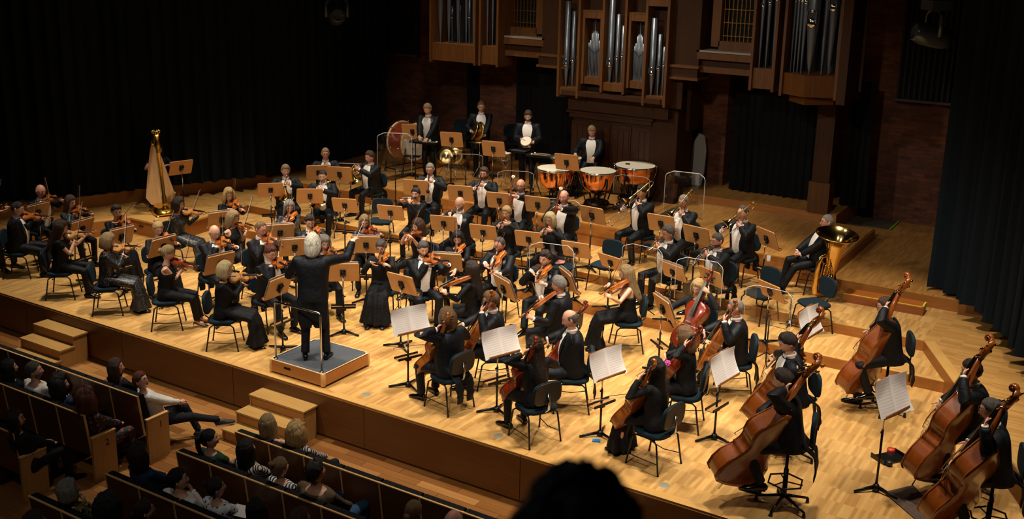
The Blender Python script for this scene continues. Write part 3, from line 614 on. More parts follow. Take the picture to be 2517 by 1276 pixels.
def shield_proto():
    t=empty('sound_shield',cat='sound shield')   # clear acrylic panel with folded wings on a black rod stand, 0 at floor
    b=MB();w=.24
    def pane(x0,y0,x1,y1,z0,z1):
        d=V((x1-x0,y1-y0));n_=V((-d.y,d.x)).normalized()*.005
        b.prism([(x0,y0),(x1,y1),(x1+n_.x,y1+n_.y),(x0+n_.x,y0+n_.y)],z0,z1)
    pane(-w,0,w,0,.62,1.18);pane(w,0,w+.13,.10,.62,1.15);pane(-w-.13,.10,-w,0,.62,1.15);b.obj('panel',ACR,t)
    b=MB();b.tube([(-w-.13,.10,.63),(-w-.13,.10,1.12),(-w-.11,.09,1.155),(-w,0,1.185),(w,0,1.185),(w+.11,.09,1.155),(w+.13,.10,1.12),(w+.13,.10,.63)],.0045,6);b.obj('edge_band',mat('acrylic_edge','#d9e0e2',.15,alpha=.75),t)
    b=MB();b.tube([(-w-.13,.10,.62),(-w,0,.62),(w,0,.62),(w+.13,.10,.62)],.004,6);b.tube([(0,.02,.02),(0,.02,.75)],.011,8);b.obj('rod',STL,t)
    for k in range(3):
        a=k*2*pi/3;b=MB();b.tube([(0,.02,.2),(.12*math.cos(a),.12*math.sin(a)+.02,.1),(.24*math.cos(a),.24*math.sin(a)+.02,.008)],.008,6);b.obj('leg',STL,t)
    return t
SHIELD=shield_proto()
# ================================================================ strings
def fid_outline(L,W_,slope):
    pr=[(0,0),(.004,.28),(.03,.74),(.09,.95),(.2,1.0),(.3,.93),(.385,.76),(.425,.64),(.44,.66),(.455,.60),(.5,.54),(.56,.53),(.62,.58),(.645,.65),(.66,.62),(.70,.70),(.78,.80),(.86,.79),(.93,.66),(.975,.36),(1.0,.12),(1.0,0)] if not slope else \
       [(0,0),(.004,.28),(.03,.72),(.09,.95),(.2,1.0),(.3,.93),(.38,.74),(.42,.62),(.44,.66),(.455,.60),(.5,.55),(.55,.55),(.59,.60),(.61,.66),(.64,.68),(.70,.73),(.76,.69),(.83,.52),(.90,.33),(.96,.18),(1.0,.11),(1.0,0)]
    h=[(W_*w,L*y) for y,w in pr];return h[1:-1]
def fiddle(name,L,W_,D,neck,m,kind):
    """bowed instrument: y runs from the tail to the scroll, z out of the belly"""
    t=empty(name);slope=kind=='bass';h=fid_outline(L,W_,slope)
    out=[(x,y) for x,y in h]+[(-x,y) for x,y in reversed(h)];yc=L*.5;k=L/.355
    def sc(s,z): return [(x*s,yc+(y-yc)*(1-(1-s)*.5),z) for x,y in out]
    ar=.014*k*(.75 if k>2 else 1)
    b=MB();b.loft([sc(.45,-ar*.55),sc(.8,-ar*.35),sc(1,0),sc(1,.004*k)],0);b.loft([sc(.965,.004*k),sc(.965,D-.004*k)],1,cap=False);b.loft([sc(1,D-.004*k),sc(1,D),sc(.84,D+ar*.5),sc(.5,D+ar)],0)
    b.obj('body',[m,m],t)
    st=D+ar;yn=L+neck
    b=MB();b.tube([(0,L-.01,D*.45),(0,L+.02*k,D*.78),(0,yn,D*.95)],[(.5*D,.018*k*.7),(.012*k,.014*k),(.010*k,.012*k)],8,ref=(0,0,1));b.obj('neck',m,t)
    b=MB();y0=L*.66;z0=st+.012*k;b.add([(-.021*k*.9,y0,z0),(.021*k*.9,y0,z0),(.012*k,yn,D+.012*k),(-.012*k,yn,D+.012*k),(-.021*k*.9,y0,z0-.006*k),(.021*k*.9,y0,z0-.006*k),(.012*k,yn,D),(-.012*k,yn,D)],[(0,1,2,3),(7,6,5,4),(0,4,5,1),(1,5,6,2),(2,6,7,3),(3,7,4,0)],0,None,False);b.obj('fingerboard',DRK,t)
    # pegbox and scroll, spiral seen from the side
    b=MB();zs=D*.95;q=.02*k if not slope else .017*k
    pts=[(0,yn,zs),(0,yn+.03*k,zs-.004*k),(0,yn+.06*k,zs-.010*k),(0,yn+.078*k,zs-.004*k)];rr=[(.013*k,.013*k),(.014*k,.012*k),(.011*k,.011*k),(.012*k,.010*k)]
    cy_,cz_=yn+.078*k,zs+.0085*k
    for i in range(16):
        a=-pi/2+i*2*pi/9;r=.0135*k*(1-i/17);pts.append((0,cy_+r*math.cos(a)*1.,cz_+r*math.sin(a)));rr.append((.006*k*(1-.5*i/16),.0105*k*(1+.45*i/16)))
    b.tube(pts,rr,8,ref=(0,0,1));scr=b.obj('scroll',m,t)
    for i in range(4):
        s_=-1 if i%2 else 1;y=yn+.014*k+.014*k*i;b=MB();b.tube([(-s_*.012*k,y,zs-.004*k),(s_*.034*k,y,zs-.004*k)],.0032*k,6);b.ell((s_*.038*k,y,zs-.004*k),(.008*k,.009*k,.003*k),8,4);b.obj('peg',DRK if not slope else BRASS,scr)
    b=MB();b.add([(-.009*k,.012*k,st+.004*k),(.009*k,.012*k,st+.004*k),(.021*k,L*.33,st+.017*k),(-.021*k,L*.33,st+.017*k),(-.009*k,.012*k,st),(.009*k,.012*k,st),(.021*k,L*.33,st+.011*k),(-.021*k,L*.33,st+.011*k)],[(0,1,2,3),(7,6,5,4),(0,4,5,1),(1,5,6,2),(2,6,7,3),(3,7,4,0)],0,None,False);b.obj('tailpiece',DRK,t)
    yb=L*.545;b=MB();hb=.03*k;b.add([(x*k,yb+d_*k,st-.004*k+z*k) for d_ in (-.0018,.0018) for x,z in ((-.02,0),(-.011,0),(-.007,.009),(.007,.009),(.011,0),(.02,0),(.019,.026),(.0,.034),(-.019,.026))],[tuple(range(8,-1,-1)),tuple(range(9,18))]+[(i,(i+1)%9,9+(i+1)%9,9+i) for i in range(9)],0,None,False);b.obj('bridge',MPL,t)
    b=MB()
    for i in range(4):
        x=(-.012+.008*i)*k;b.tube([(x*1.1,L*.33,st+.016*k),(x*1.15,yb,st+.028*k),(x*.55,yn,D+.013*k)],.0007*k if k<2 else .0028,4,cap=False)
    b.obj('strings',mat('steel_string','#b9b6ae',.3,metal=1),t)
    b=MB()
    for s_ in (-1,1):
        b.tube([(s_*W_*.24,L*.62,st-.22*ar),(s_*W_*.28,L*.585,st-.26*ar),(s_*W_*.32,L*.52,st-.3*ar),(s_*W_*.38,L*.46,st-.42*ar),(s_*W_*.42,L*.43,st-.5*ar)],[(.0018*k,.0045*k),(.0018*k,.002*k),(.0018*k,.0025*k),(.0018*k,.002*k),(.0018*k,.0045*k)],6,ref=(0,0,1))
    b.obj('sound_holes',mat('hole_black','#050302',.9),t)
    if kind=='violin':
        b=MB();b.ell((-.035*k,.028*k,st+.008*k),(.034*k,.022*k,.007*k),10,5);b.obj('chin_rest',DRK,t)
        b=MB();b.tube([(-.09*k,.06*k,-.03*k),(0,.05*k,-.045*k),(.09*k,.07*k,-.03*k)],[(.004*k,.013*k)]*3,6,ref=(0,0,1));b.obj('shoulder_rest',DRK,t)
    else:
        b=MB();b.tube([(0,.01,D*.5),(0,-.32 if kind=='cello' else -.16,D*.5)],.006*(1 if kind=='cello' else 1.6),6);b.obj('endpin',CHR,t)
    return t
FID={}
def get_fid(kind,ci):
    if (kind,ci) in FID: return FID[kind,ci]
    p={'violin':(.355,.104,.036,.135),'viola':(.415,.122,.042,.155),'cello':(.755,.22,.12,.285),'bass':(1.12,.335,.20,.42)}[kind]
    FID[kind,ci]=fiddle({'violin':'violin','viola':'viola','cello':'cello','bass':'double_bass'}[kind],*p,VN[ci],'violin' if kind in('violin','viola') else kind);return FID[kind,ci]
def make_bow(heavy=False):
    t=empty('bow');L=.74 if not heavy else .70;k=1.25 if heavy else 1
    b=MB();b.tube([(0,0,0),(0,L*.3,-.012),(0,L*.6,-.016),(0,L*.95,-.004),(0,L,.0)],[.0052*k,.005*k,.0045*k,.0035*k,.0035*k],6);b.tube([(0,L-.012,.0),(0,L,.022)],[.005,.003],5);b.obj('stick',mat('bow_stick','#5a2412',.3),t)
    b=MB();b.box((0,L*.5+.02,.021),(.009*k,L-.05,.0016));b.obj('hair',mat('bow_hair','#e9e2cf',.6),t)
    b=MB();b.box((0,.05,.011),(.011*k,.05,.022));b.obj('frog',DRK,t);return t
BOW=make_bow();BOWH=make_bow(True)
# ================================================================ wind and brass (y = away from the player's lips)
def horn_bell(b,pts,M=None,mi=0,n=20):
    b.lathe(pts,n,mi,M)
    b.lathe([(r*.96,z) for r,z in pts],n,mi,M)
def YM(): return Mx.Rotation(-pi/2,4,'X')   # lathe z -> +y
def make_trumpet(m):
    t=empty('trumpet')
    b=MB();horn_bell(b,[(.006,.16),(.0075,.3),(.011,.38),(.02,.43),(.037,.46),(.06,.478),(.062,.48)],YM());b.obj('bell',m,t)
    b=MB();b.tube([(0,0,.035),(0,.02,.035)],[.011,.006],8);b.tube([(0,.0,.035),(0,.40,.035)],.0058,8);b.tube([(0,.40,.035),(0,.43,.02),(0,.43,-.01),(0,.40,-.03),(0,.26,-.035)],.0062,8);b.tube([(0,.16,0),(0,.05,0),(0,.03,-.018),(0,.05,-.04),(0,.18,-.04)],.0062,8);b.obj('tubing',m,t)
    for i in range(3):
        b=MB();b.tube([(0,.19+.03*i,-.075),(0,.19+.03*i,.05)],.0115,10);b.tube([(0,.19+.03*i,.05),(0,.19+.03*i,.085)],.004,6);b.tube([(0,.19+.03*i,.085),(0,.19+.03*i,.09)],.009,8);b.obj('valve',m,t)
    return t
def make_trombone(m):
    t=empty('trombone')
    b=MB();X=-.09
    b.tube([(0,0,0),(0,.03,0)],[.014,.008],8);b.tube([(0,.02,0),(0,.68,0)],.0075,8);b.tube([(0,.68,0),(0,.72,-.02),(0,.72,-.10),(0,.68,-.12)],.0085,8);b.tube([(0,.68,-.12),(0,.10,-.12)],.0085,8);b.tube([(0,.10,-.12),(0,.10,0)],.006,6);b.obj('slide',SILV,t)
    b=MB();b.tube([(0,.12,-.12),(X*.5,.02,-.10),(X,-.04,-.02),(X,-.3,.03),(X,-.36,.045),(X,-.38,.075),(X,-.36,.105),(X,-.3,.115)],.009,8);b.tube([(X,-.25,.03),(X,-.25,.115)],.005,6);b.obj('tuning_slide',m,t)
    b=MB();horn_bell(b,[(.010,-.3),(.013,-.1),(.02,.08),(.032,.16),(.06,.215),(.105,.24),(.108,.243)],Mx.Translation((X,0,.115))@YM());b.obj('bell',m,t);return t
def make_horn(m):
    t=empty('french_horn')
    Rt=Mx.Rotation(0,3,'X')
    b=MB();b.torus((0,0,0),.125,.009,26,8,0,a0=.6,a1=2*pi+.1);b.torus((.015,.0,.015),.085,.008,22,8);b.torus((.0,-.02,-.012),.06,.008,18,8);b.torus((-.02,.01,.0),.1,.0075,20,8,0,a0=1,a1=5);b.obj('coiled_tubing',m,t)
    b=MB();b.tube([(.12,.06,.01),(.10,.16,.02),(.06,.27,.03),(.05,.29,.03)],[.008,.006,.005,.011],8);b.obj('leadpipe',SILV,t)
    b=MB();horn_bell(b,[(.016,-.04),(.03,.06),(.05,.14),(.08,.19),(.13,.225),(.152,.235)],Mx.Translation((-.05,-.1,0))@Mx.Rotation(R_(75),4,'Y')@Mx.Rotation(R_(20),4,'X')@Mx.Translation((0,0,-.02)));b.obj('bell',m,t)
    for i in range(3):
        b=MB();b.tube([(.02+.035*i,-.01,-.03),(.02+.035*i,-.01,.035)],.016,10);b.obj('rotary_valve',SILV,t)
    return t
def stick_wind(name,L,r0,r1,m,bell,keys=9,extra=None,cat='woodwind'):
    t=empty(name)
    b=MB();b.lathe([(.0,-.01),(.006,-.01),(.007,.05),(r0,.06),(r0,L*.3),(r0*1.15,L*.31),(r0,L*.33),(r0,L*.6),(r0*1.15,L*.61),(r1,L*.64),(r1,L*.86),(bell*.7,L*.93),(bell,L),(bell*.9,L),(0,L-.02)],12,0,YM());b.obj('body',m,t)
    b=MB()
    for i in range(keys):
        y=L*(.2+.7*i/keys);b.ell((.0,y,r0+.004),(.007,.007,.002),8,4)
    b.tube([(r0*.8,L*.2,r0*.8),(r0*.8,L*.8,r0*.8)],.0022,5);b.obj('keywork',SILV,t)
    for y in (L*.31,L*.61):
        b=MB();b.lathe([(r0*1.2,y-.006),(r0*1.25,y),(r0*1.2,y+.006)],12,0,YM());b.obj('ring',SILV,t)
    return t
def make_bassoon():
    t=empty('bassoon');m=mat('maple_red_lacquer','#8e2f17',.25,coat=.5)
    b=MB();b.lathe([(.0,-.45),(.03,-.45),(.031,-.40),(.03,-.2),(.026,.1),(.022,.3),(.024,.33),(.022,.36),(.021,.66),(.026,.70)],12,0,YM());b.obj('long_joint',m,t)
    b=MB();b.lathe([(.026,.70),(.030,.705),(.031,.735),(.020,.738),(.016,.70)],14,0,YM());b.obj('bell_ring',mat('ivory','#e6ded0',.4),t)
    b=MB();b.tube([(.05,-.35,0),(.05,.22,0)],.019,10);b.obj('wing_joint',m,t)
    b=MB();b.tube([(.05,.22,0),(.05,.30,.02),(.03,.33,.09),(.0,.30,.17),(-.02,.25,.22)],[.007,.006,.005,.004,.004],6);b.obj('crook',SILV,t)
    b=MB()
    for i in range(12): b.ell((.0+.03*(i%2),-.3+.08*i,.026),(.010,.010,.003),8,4)
    b.tube([(.022,-.35,.02),(.022,.5,.02)],.003,5);b.obj('keywork',SILV,t);return t
def make_flute(L,m,nm):
    t=empty(nm)
    b=MB();b.tube([(0,-.05,0),(0,L-.05,0)],.0105,10);b.obj('tube',m,t)
    b=MB();b.ell((.0,.0,.009),(.012,.016,.005),8,4);b.obj('lip_plate',SILV,t)
    b=MB()
    for i in range(12): b.ell((0,L*(.3+.055*i)-.05,.012),(.0085,.0085,.003),8,4)
    b.tube([(.009,L*.28-.05,.009),(.009,L*.93-.05,.009)],.0025,5);b.obj('keywork',SILV,t);return t
def make_tuba():
    t=empty('tuba',cat='tuba',label='large lacquered brass tuba standing bell up beside the seated player')   # z up, resting on its bow
    b=MB();horn_bell(b,[(.055,.12),(.07,.35),(.10,.55),(.14,.74),(.20,.86),(.27,.93),(.30,.95)],None,0,28);tbl=b.obj('bell',BRASS,t)
    b=MB();b.torus((0,0,.95),.30,.008,30,6);b.obj('bell_rim',BRASS,tbl)
    b=MB();b.tube([(0,0,.14),(0,.0,.06),(0,-.06,.0),(0,-.14,-.01),(0,-.21,.03),(0,-.23,.12),(0,-.23,.5),(0,-.20,.6),(0,-.13,.63),(0,-.09,.58),(.05,-.08,.3)],[.058,.058,.056,.052,.048,.044,.036,.032,.028,.024,.018],12);b.obj('outer_bow',BRASS,t)
    b=MB()
    for i,(x,y) in enumerate(((.07,-.08),(.09,-.12),(.08,-.17),(-.07,-.1),(-.08,-.15))):
        z0,z1=.08+.03*i,.42+.035*(i%3);b.tube([(x,y,z0+.05),(x,y,z1),(x,y+.03,z1+.04),(x,y+.06,z1),(x,y+.06,z0+.05),(x,y+.03,z0),(x,y,z0+.05)],.0105,8)
    b.obj('inner_tubing',BRASS,t)
    for i in range(4):
        b=MB();b.tube([(.12,-.06-.045*i,.18),(.12,-.06-.045*i,.36)],.017,10);b.tube([(.12,-.06-.045*i,.36),(.12,-.06-.045*i,.41)],.005,6);b.obj('valve',BRASS,t)
    b=MB();b.tube([(.02,-.1,.6),(.06,-.22,.63),(.05,-.28,.62)],[.007,.006,.014],8);b.obj('mouthpipe',SILV,t);return t
TPB=make_trumpet(BRASS);TPS=make_trumpet(SILV);TBN=make_trombone(BRASS);HRN=make_horn(BRASS);HRN2=make_horn(mat('yellow_brass_pale','#d8c07a',.15,metal=1))
GREN=mat('grenadilla','#0e0d0e',.25)
CLA=stick_wind('clarinet',.62,.0135,.014,GREN,.036);OBO=stick_wind('oboe',.60,.0115,.0125,GREN,.024)
BSN=make_bassoon();FLU=make_flute(.66,SILV,'flute');PIC=make_flute(.33,GREN,'piccolo');TUBA=make_tuba()
# ================================================================ percussion, harp, podium
def make_timpani():
    t=empty('timpano',cat='drum')
    R0=.36
    b=MB();pr=[(.03,.36),(.16,.385),(.26,.45),(.33,.56),(.355,.68),(.36,.80)];b.lathe(pr,32);b.obj('bowl',COP,t)
    b=MB();b.lathe([(.365,.80),(.385,.80),(.385,.825),(.37,.835),(.36,.83)],36);b.obj('counterhoop',CHR,t)
    b=MB();b.lathe([(0,.836),(.2,.836),(.365,.834)],36);b.obj('head',DRH,t)
    for i in range(8):
        a=2*pi*i/8+.2;b=MB();b.tube([(.39*math.cos(a),.39*math.sin(a),.83),(.385*math.cos(a),.385*math.sin(a),.70),(.30*math.cos(a),.30*math.sin(a),.40)],[.006,.005,.004],6);b.ell((.392*math.cos(a),.392*math.sin(a),.83),(.014,.014,.018),6,4);b.obj('tension_rod',CHR,t)
    for i in range(4):
        a=2*pi*i/4+.6;b=MB();b.tube([(.38*math.cos(a),.38*math.sin(a),.72),(.37*math.cos(a),.37*math.sin(a),.5),(.26*math.cos(a),.26*math.sin(a),.2)],[(.012,.022)]*3,6,ref=(0,0,1));b.obj('strut',STL,t)
    b=MB();b.lathe([(.05,.36),(.06,.2),(.24,.2),(.28,.14),(.24,.10),(.05,.1)],16);b.box((0,.22,.1),(.18,.3,.05));b.obj('base',STL,t)
    for i in range(4):
        a=2*pi*i/4+.3;b=MB();b.tube([(.2*math.cos(a),.2*math.sin(a),.13),(.36*math.cos(a),.36*math.sin(a),.11)],.018,6);b.torus((.38*math.cos(a),.38*math.sin(a),.05),.035,.014,12,6,0,Rt=Mx.Rotation(pi/2,3,'X'));b.obj('caster',STL,t)
    return t
TIM=make_timpani()
def seat_mesh():
    t=empty('auditorium_seat',cat='seat')      # back faces -y, 0.555 wide, origin on the floor under the back
    b=MB();b.add([(x,y,z) for x in (-.268,.268) for y,z in ((-.02,.30),(.0,.30),(-.07,.872),(-.09,.872))],[(0,1,2,3),(7,6,5,4),(0,4,5,1),(1,5,6,2),(2,6,7,3),(3,7,4,0)],0,None,False);b.obj('back_panel',SEATW,t)
    b=MB()
    for x in (-.272,.272): b.add([(x+d_,y,z) for d_ in (-.005,.005) for y,z in ((-.026,.30),(.003,.30),(-.067,.872),(-.096,.872))],[(0,1,2,3),(7,6,5,4),(0,4,5,1),(1,5,6,2),(2,6,7,3),(3,7,4,0)],0,None,False)
    b.box((0,-.081,.877),(.553,.028,.012));b.obj('edge_trim',SEATE,t)
    b=MB();rg=[]
    for z,y,th in ((.42,.02,.06),(.6,.0,.07),(.8,-.03,.07),(.875,-.042,.06),(.885,-.045,.045)):
        rg.append([(-.262,y-.028,z),(.262,y-.028,z),(.262,y+th,z),(-.262,y+th,z)])
    b.loft(rg,sm=False);b.obj('back_cushion',SEATF,t)
    b=MB();b.box((0,.27,.37),(.5,.44,.09));b.obj('seat_cushion',SEATF,t)
    b=MB();b.box((0,.27,.315),(.5,.42,.02));b.obj('seat_pan',SEATW,t)
    for x in (-.275,):
        b=MB();b.box((x,.18,.30),(.04,.34,.6));b.obj('arm_support',mat('arm_dark','#2a180c',.5),t)
    return t
SEAT=seat_mesh()
# ================================================================ people
def ik(a,b,l1,l2,pole):
    d=b-a;L=min(d.length,(l1+l2)*.995);dn=d.normalized();b=a+dn*L
    x=max(-l1,min(l1,(l1*l1-l2*l2+L*L)/(2*L)));h=math.sqrt(max(0,l1*l1-x*x));p=pole-dn*pole.dot(dn);p.normalize()
    return a+dn*x+p*h,b
def hand(mb,w,d,n,side,curl=.5,k=1.,spread=.12,thumb=.5):
    """palm and five jointed fingers; w wrist, d finger direction, n palm normal (the side fingers close to)"""
    d=d.normalized();n=(n-d*n.dot(d)).normalized();t=d.cross(n)*side
    P=lambda a,b,c: w+d*(a*k)+t*(b*k)+n*(c*k)
    mb.tube([P(-.02,0,0),P(.015,0,0),P(.05,.002,0),P(.085,.002,.004)],[(.015*k,.024*k),(.017*k,.030*k),(.016*k,.040*k),(.011*k,.038*k)],8,0,ref=n)
    for i,(o,L,r) in enumerate(((.030,.072,.0088),(.010,.082,.009),(-.011,.076,.0085),(-.030,.060,.0075))):
        a0=curl*(.8+.12*i);b=P(.072,o,.002);dirs=o*spread/.03;pts=[b];ang=0
        for q,f in enumerate((.45,.32,.23)):
            ang+=a0*(.75,1.0,.7)[q];v=(d*math.cos(ang)+n*math.sin(ang)+t*dirs*.4).normalized();pts.append(pts[-1]+v*(L*f*k))
        mb.tube(pts,[r*k,r*.95*k,r*.85*k,r*.62*k],6,0,ref=t)
    b=P(.012,.026,.004);v1=(d*.62+t*.72+n*.25).normalized();v2=(d*.85+t*.25+n*(.3+thumb)).normalized()
    mb.tube([b-t*(.012*k),b+v1*(.028*k),b+v1*(.050*k)+v2*(.006*k),b+v1*(.050*k)+v2*(.038*k)],[.013*k,.012*k,.0105*k,.007*k],6,0,ref=n)
HL=[R_(a) for a in list(range(-36,37,6))+[48,62,78,95,112,130,150,170,190,210,230,248,265,282,298,312]]
HV=[-90,-78,-68,-58,-50,-43,-37,-31,-26,-21,-16,-11,-6,0,6,12,18,25,33,42,52,64,77,90]
def headpt(th,ph,k=1.):
    x=.0755*math.sin(th)*math.cos(ph);y=math.cos(th)*math.cos(ph);z=math.sin(ph);y*=.092 if y>0 else .102;zz=.118*z
    if z<0:
        t=-z;x*=1-.30*t**1.5
        if y<0:y*=1-.5*t
        else:y*=1-.04*t
    else:
        x*=1+.03*z
    return V((x*k,y*k,zz*k))
def head(mb,M,fem=False,brow=4):
    vs=[];n=len(HL)
    for ph in HV:
        for th in HL:
            p=headpt(th,R_(ph))
            if p.y>.02:
                g=lambda a,s:math.exp(-(a/s)**2)
                f=0
                z=p.z
                nz=max(0,min(1,(.028-z)/.048)) if z>-.034 else max(0,1-(-.034-z)/.008)
                f+=.023*nz*g(p.x,.011 if z>-.01 else .0135)              # nose
                f-=.010*g(abs(p.x)-.029,.015)*g(z-.016,.013)               # eye sockets
                f+=.004*g(z-.036,.010)*g(p.x,.05)                           # brow ridge
                f+=.004*g(p.x,.022)*g(z+.055,.012)                          # lips mound
                f+=.006*g(p.x,.02)*g(z+.098,.016)                           # chin
                f-=.004*g(p.x,.02)*g(z+.074,.007)
                f+=.004*g(abs(p.x)-.043,.015)*g(z+.012,.016)                # cheekbones
                p.y+=f
            vs.append(p)
    fs=[(i*n+j,i*n+(j+1)%n,(i+1)*n+(j+1)%n,(i+1)*n+j) for i in range(len(HV)-1) for j in range(n)]
    fs=[tuple(reversed(f)) for f in fs]
    mb.add(vs,fs,0,M)
    for s in (-1,1):
        mb.ell((s*.029,.0755,.016),(.0125,.009,.0055),8,5,3,M);mb.ell((s*.029,.0828,.0155),(.0052,.004,.0046),6,4,2,M)
        mb.tube([(s*.015,.0815,.0235),(s*.029,.0855,.0262),(s*.043,.078,.021)],.0020,5,2 if fem else 0,M)
        mb.tube([(s*.013,.091,.036),(s*.029,.0925,.041),(s*.045,.083,.036)],.0024,5,brow,M)
        mb.ell((s*.078,-.008,.0),(.008,.018,.031),8,6,0,M,Mx.Rotation(s*.35,3,'Z'))
    mb.tube([(-.024,.080,-.056),(-.01,.0905,-.053),(.01,.0905,-.053),(.024,.080,-.056)],[.003,.005,.005,.003],6,1,M)
    mb.tube([(-.02,.081,-.060),(0,.0905,-.063),(.02,.081,-.060)],[.003,.0055,.003],6,1,M)
def hairgeo(style,M,rn):
    b=MB();N=36;Vn=20
    def shell(line,th,top=None,noise=.0015,frontlift=0):
        vs=[]
        for i in range(Vn+1):
            ph=-pi/2+pi*i/Vn
            for j in range(N):
                t=2*pi*j/N;a=abs((math.degrees(t)+180)%360-180);z=math.sin(ph)
                ln=0;k_=line[0][1]
                for (a0,l0),(a1,l1) in zip(line[:-1],line[1:]):
                    if a0<=a<=a1:k_=l0+(l1-l0)*(a-a0)/(a1-a0)
                on=z>k_ and not (top and top(a,z))
                h=th*(1 if z<.6 else 1.1)+rn.uniform(-noise,noise)
                if on: h*=min(1,.45+(z-k_)*4)
                p=headpt(t,ph);d=p.normalized()
                p=p+d*h if on else p*.86
                if on and a<60: p.z+=frontlift*(z)
                vs.append(p)
        fs=[(i*N+j,(i+1)*N+j,(i+1)*N+(j+1)%N,i*N+(j+1)%N) for i in range(Vn) for j in range(N)]
        b.add(vs,fs,0,M)
    def shoe(levels,n=22,noise=.003):
        rings=[]
        for z,a0,rx,ry,th,yo in levels:
            o=[];inn=[]
            for i in range(n+1):
                a=R_(a0+(360-2*a0)*i/n);w=1+rn.uniform(-noise,noise)*8
                o.append((rx*math.sin(a)*w,ry*math.cos(a)*w+yo,z));inn.append(((rx-th)*math.sin(a),(ry-th)*math.cos(a)+yo,z))
            rings.append(o+inn[::-1])
        b.loft(rings,0,M)
    MEN=[(0,.50),(38,.52),(52,.30),(78,.18),(96,-.10),(120,-.45),(180,-.55)]
    WOM=[(0,.52),(30,.50),(50,.25),(75,-.2),(100,-.5),(180,-.7)]
    if style=='short': shell(MEN,.014,noise=.003,frontlift=.006)
    elif style=='crop': shell(MEN,.007,noise=.001)
    elif style=='curlytop': shell(MEN,.022,noise=.009,frontlift=.012)
    elif style=='receding': shell([(0,.80),(25,.62),(45,.75),(58,.35),(78,.18),(96,-.10),(120,-.45),(180,-.55)],.009,noise=.002)
    elif style=='balding': shell([(0,1.1),(70,1.1),(74,.1),(96,-.15),(120,-.45),(180,-.55)],.008,top=lambda a,z:z>.52)
    elif style=='bald': shell([(0,1.1),(85,1.1),(90,-.05),(120,-.45),(180,-.5)],.003,top=lambda a,z:z>.12,noise=0)
    elif style=='mane': shell(WOM[:3]+[(75,-.05),(100,-.6),(180,-.9)],.03,noise=.006,frontlift=.01);shoe([(.095,62,.062,.078,.03,0),(.04,62,.103,.125,.03,0),(-.05,75,.108,.13,.03,-.005),(-.12,95,.1,.12,.03,-.01),(-.16,115,.07,.1,.02,-.01)],noise=.006)
    elif style in('bob','bobl'):
        shell(WOM,.024,noise=.003);shoe([(.098,58,.060,.076,.03,0),(.065,58,.090,.112,.03,0),(.04,57,.100,.122,.03,0),(0,52,.105,.128,.03,0),(-.07,50,.108,.122,.03,.0),(-.125,62,.098,.11,.02,.0)]+([(-.2,80,.095,.105,.015,0)] if style=='bobl' else []))
    elif style=='wavy': shell(WOM,.034,noise=.010,frontlift=.01);shoe([(.105,52,.062,.08,.035,0),(.06,52,.106,.13,.035,0),(0,46,.118,.135,.035,0),(-.08,46,.125,.13,.03,.0),(-.16,60,.115,.12,.02,.0),(-.2,80,.09,.11,.015,0)],noise=.012)
    elif style=='curly': shell(WOM,.05,noise=.016,frontlift=.01);shoe([(.13,50,.07,.09,.05,0),(.08,50,.122,.142,.05,0),(0,46,.14,.155,.05,0),(-.08,48,.145,.15,.04,0),(-.16,60,.13,.14,.03,0),(-.2,80,.1,.12,.02,0)],noise=.016)
    elif style=='long':
        shell(WOM,.020,noise=.003);shoe([(.098,60,.058,.074,.03,0),(.065,60,.088,.110,.03,0),(.04,60,.096,.120,.03,0),(0,56,.101,.125,.03,0),(-.1,60,.104,.12,.03,0),(-.18,78,.105,.118,.022,-.005),(-.28,98,.11,.125,.02,-.01),(-.40,115,.10,.135,.018,-.01),(-.46,130,.08,.13,.012,-.01)])
    elif style in('bun','pony','updo'):
        shell(WOM[:3]+[(75,.1),(96,-.1),(120,-.5),(180,-.6)],.013,noise=.0015)
        if style=='bun': b.ell((0,-.10,.09),(.042,.04,.038),10,7,0,M)
        elif style=='updo': b.ell((0,-.115,.0),(.045,.035,.045),10,7,0,M)
        else: b.tube([(0,-.10,.05),(0,-.135,.03),(0,-.14,-.08),(0,-.12,-.20),(0,-.11,-.26)],[.02,.03,.032,.024,.006],8,0,M)
    return b
HCOL={'black':'#120e0c','dark':'#2b1c12','brown':'#4a3020','auburn':'#6b3220','lbrown':'#7c5b39','blond':'#c9a468','pblond':'#d9c08a','grey':'#8d867c','dgrey':'#55504b','white':'#e6dec9','sand':'#a1845a','rust':'#5e2718'}
class Fig: pass
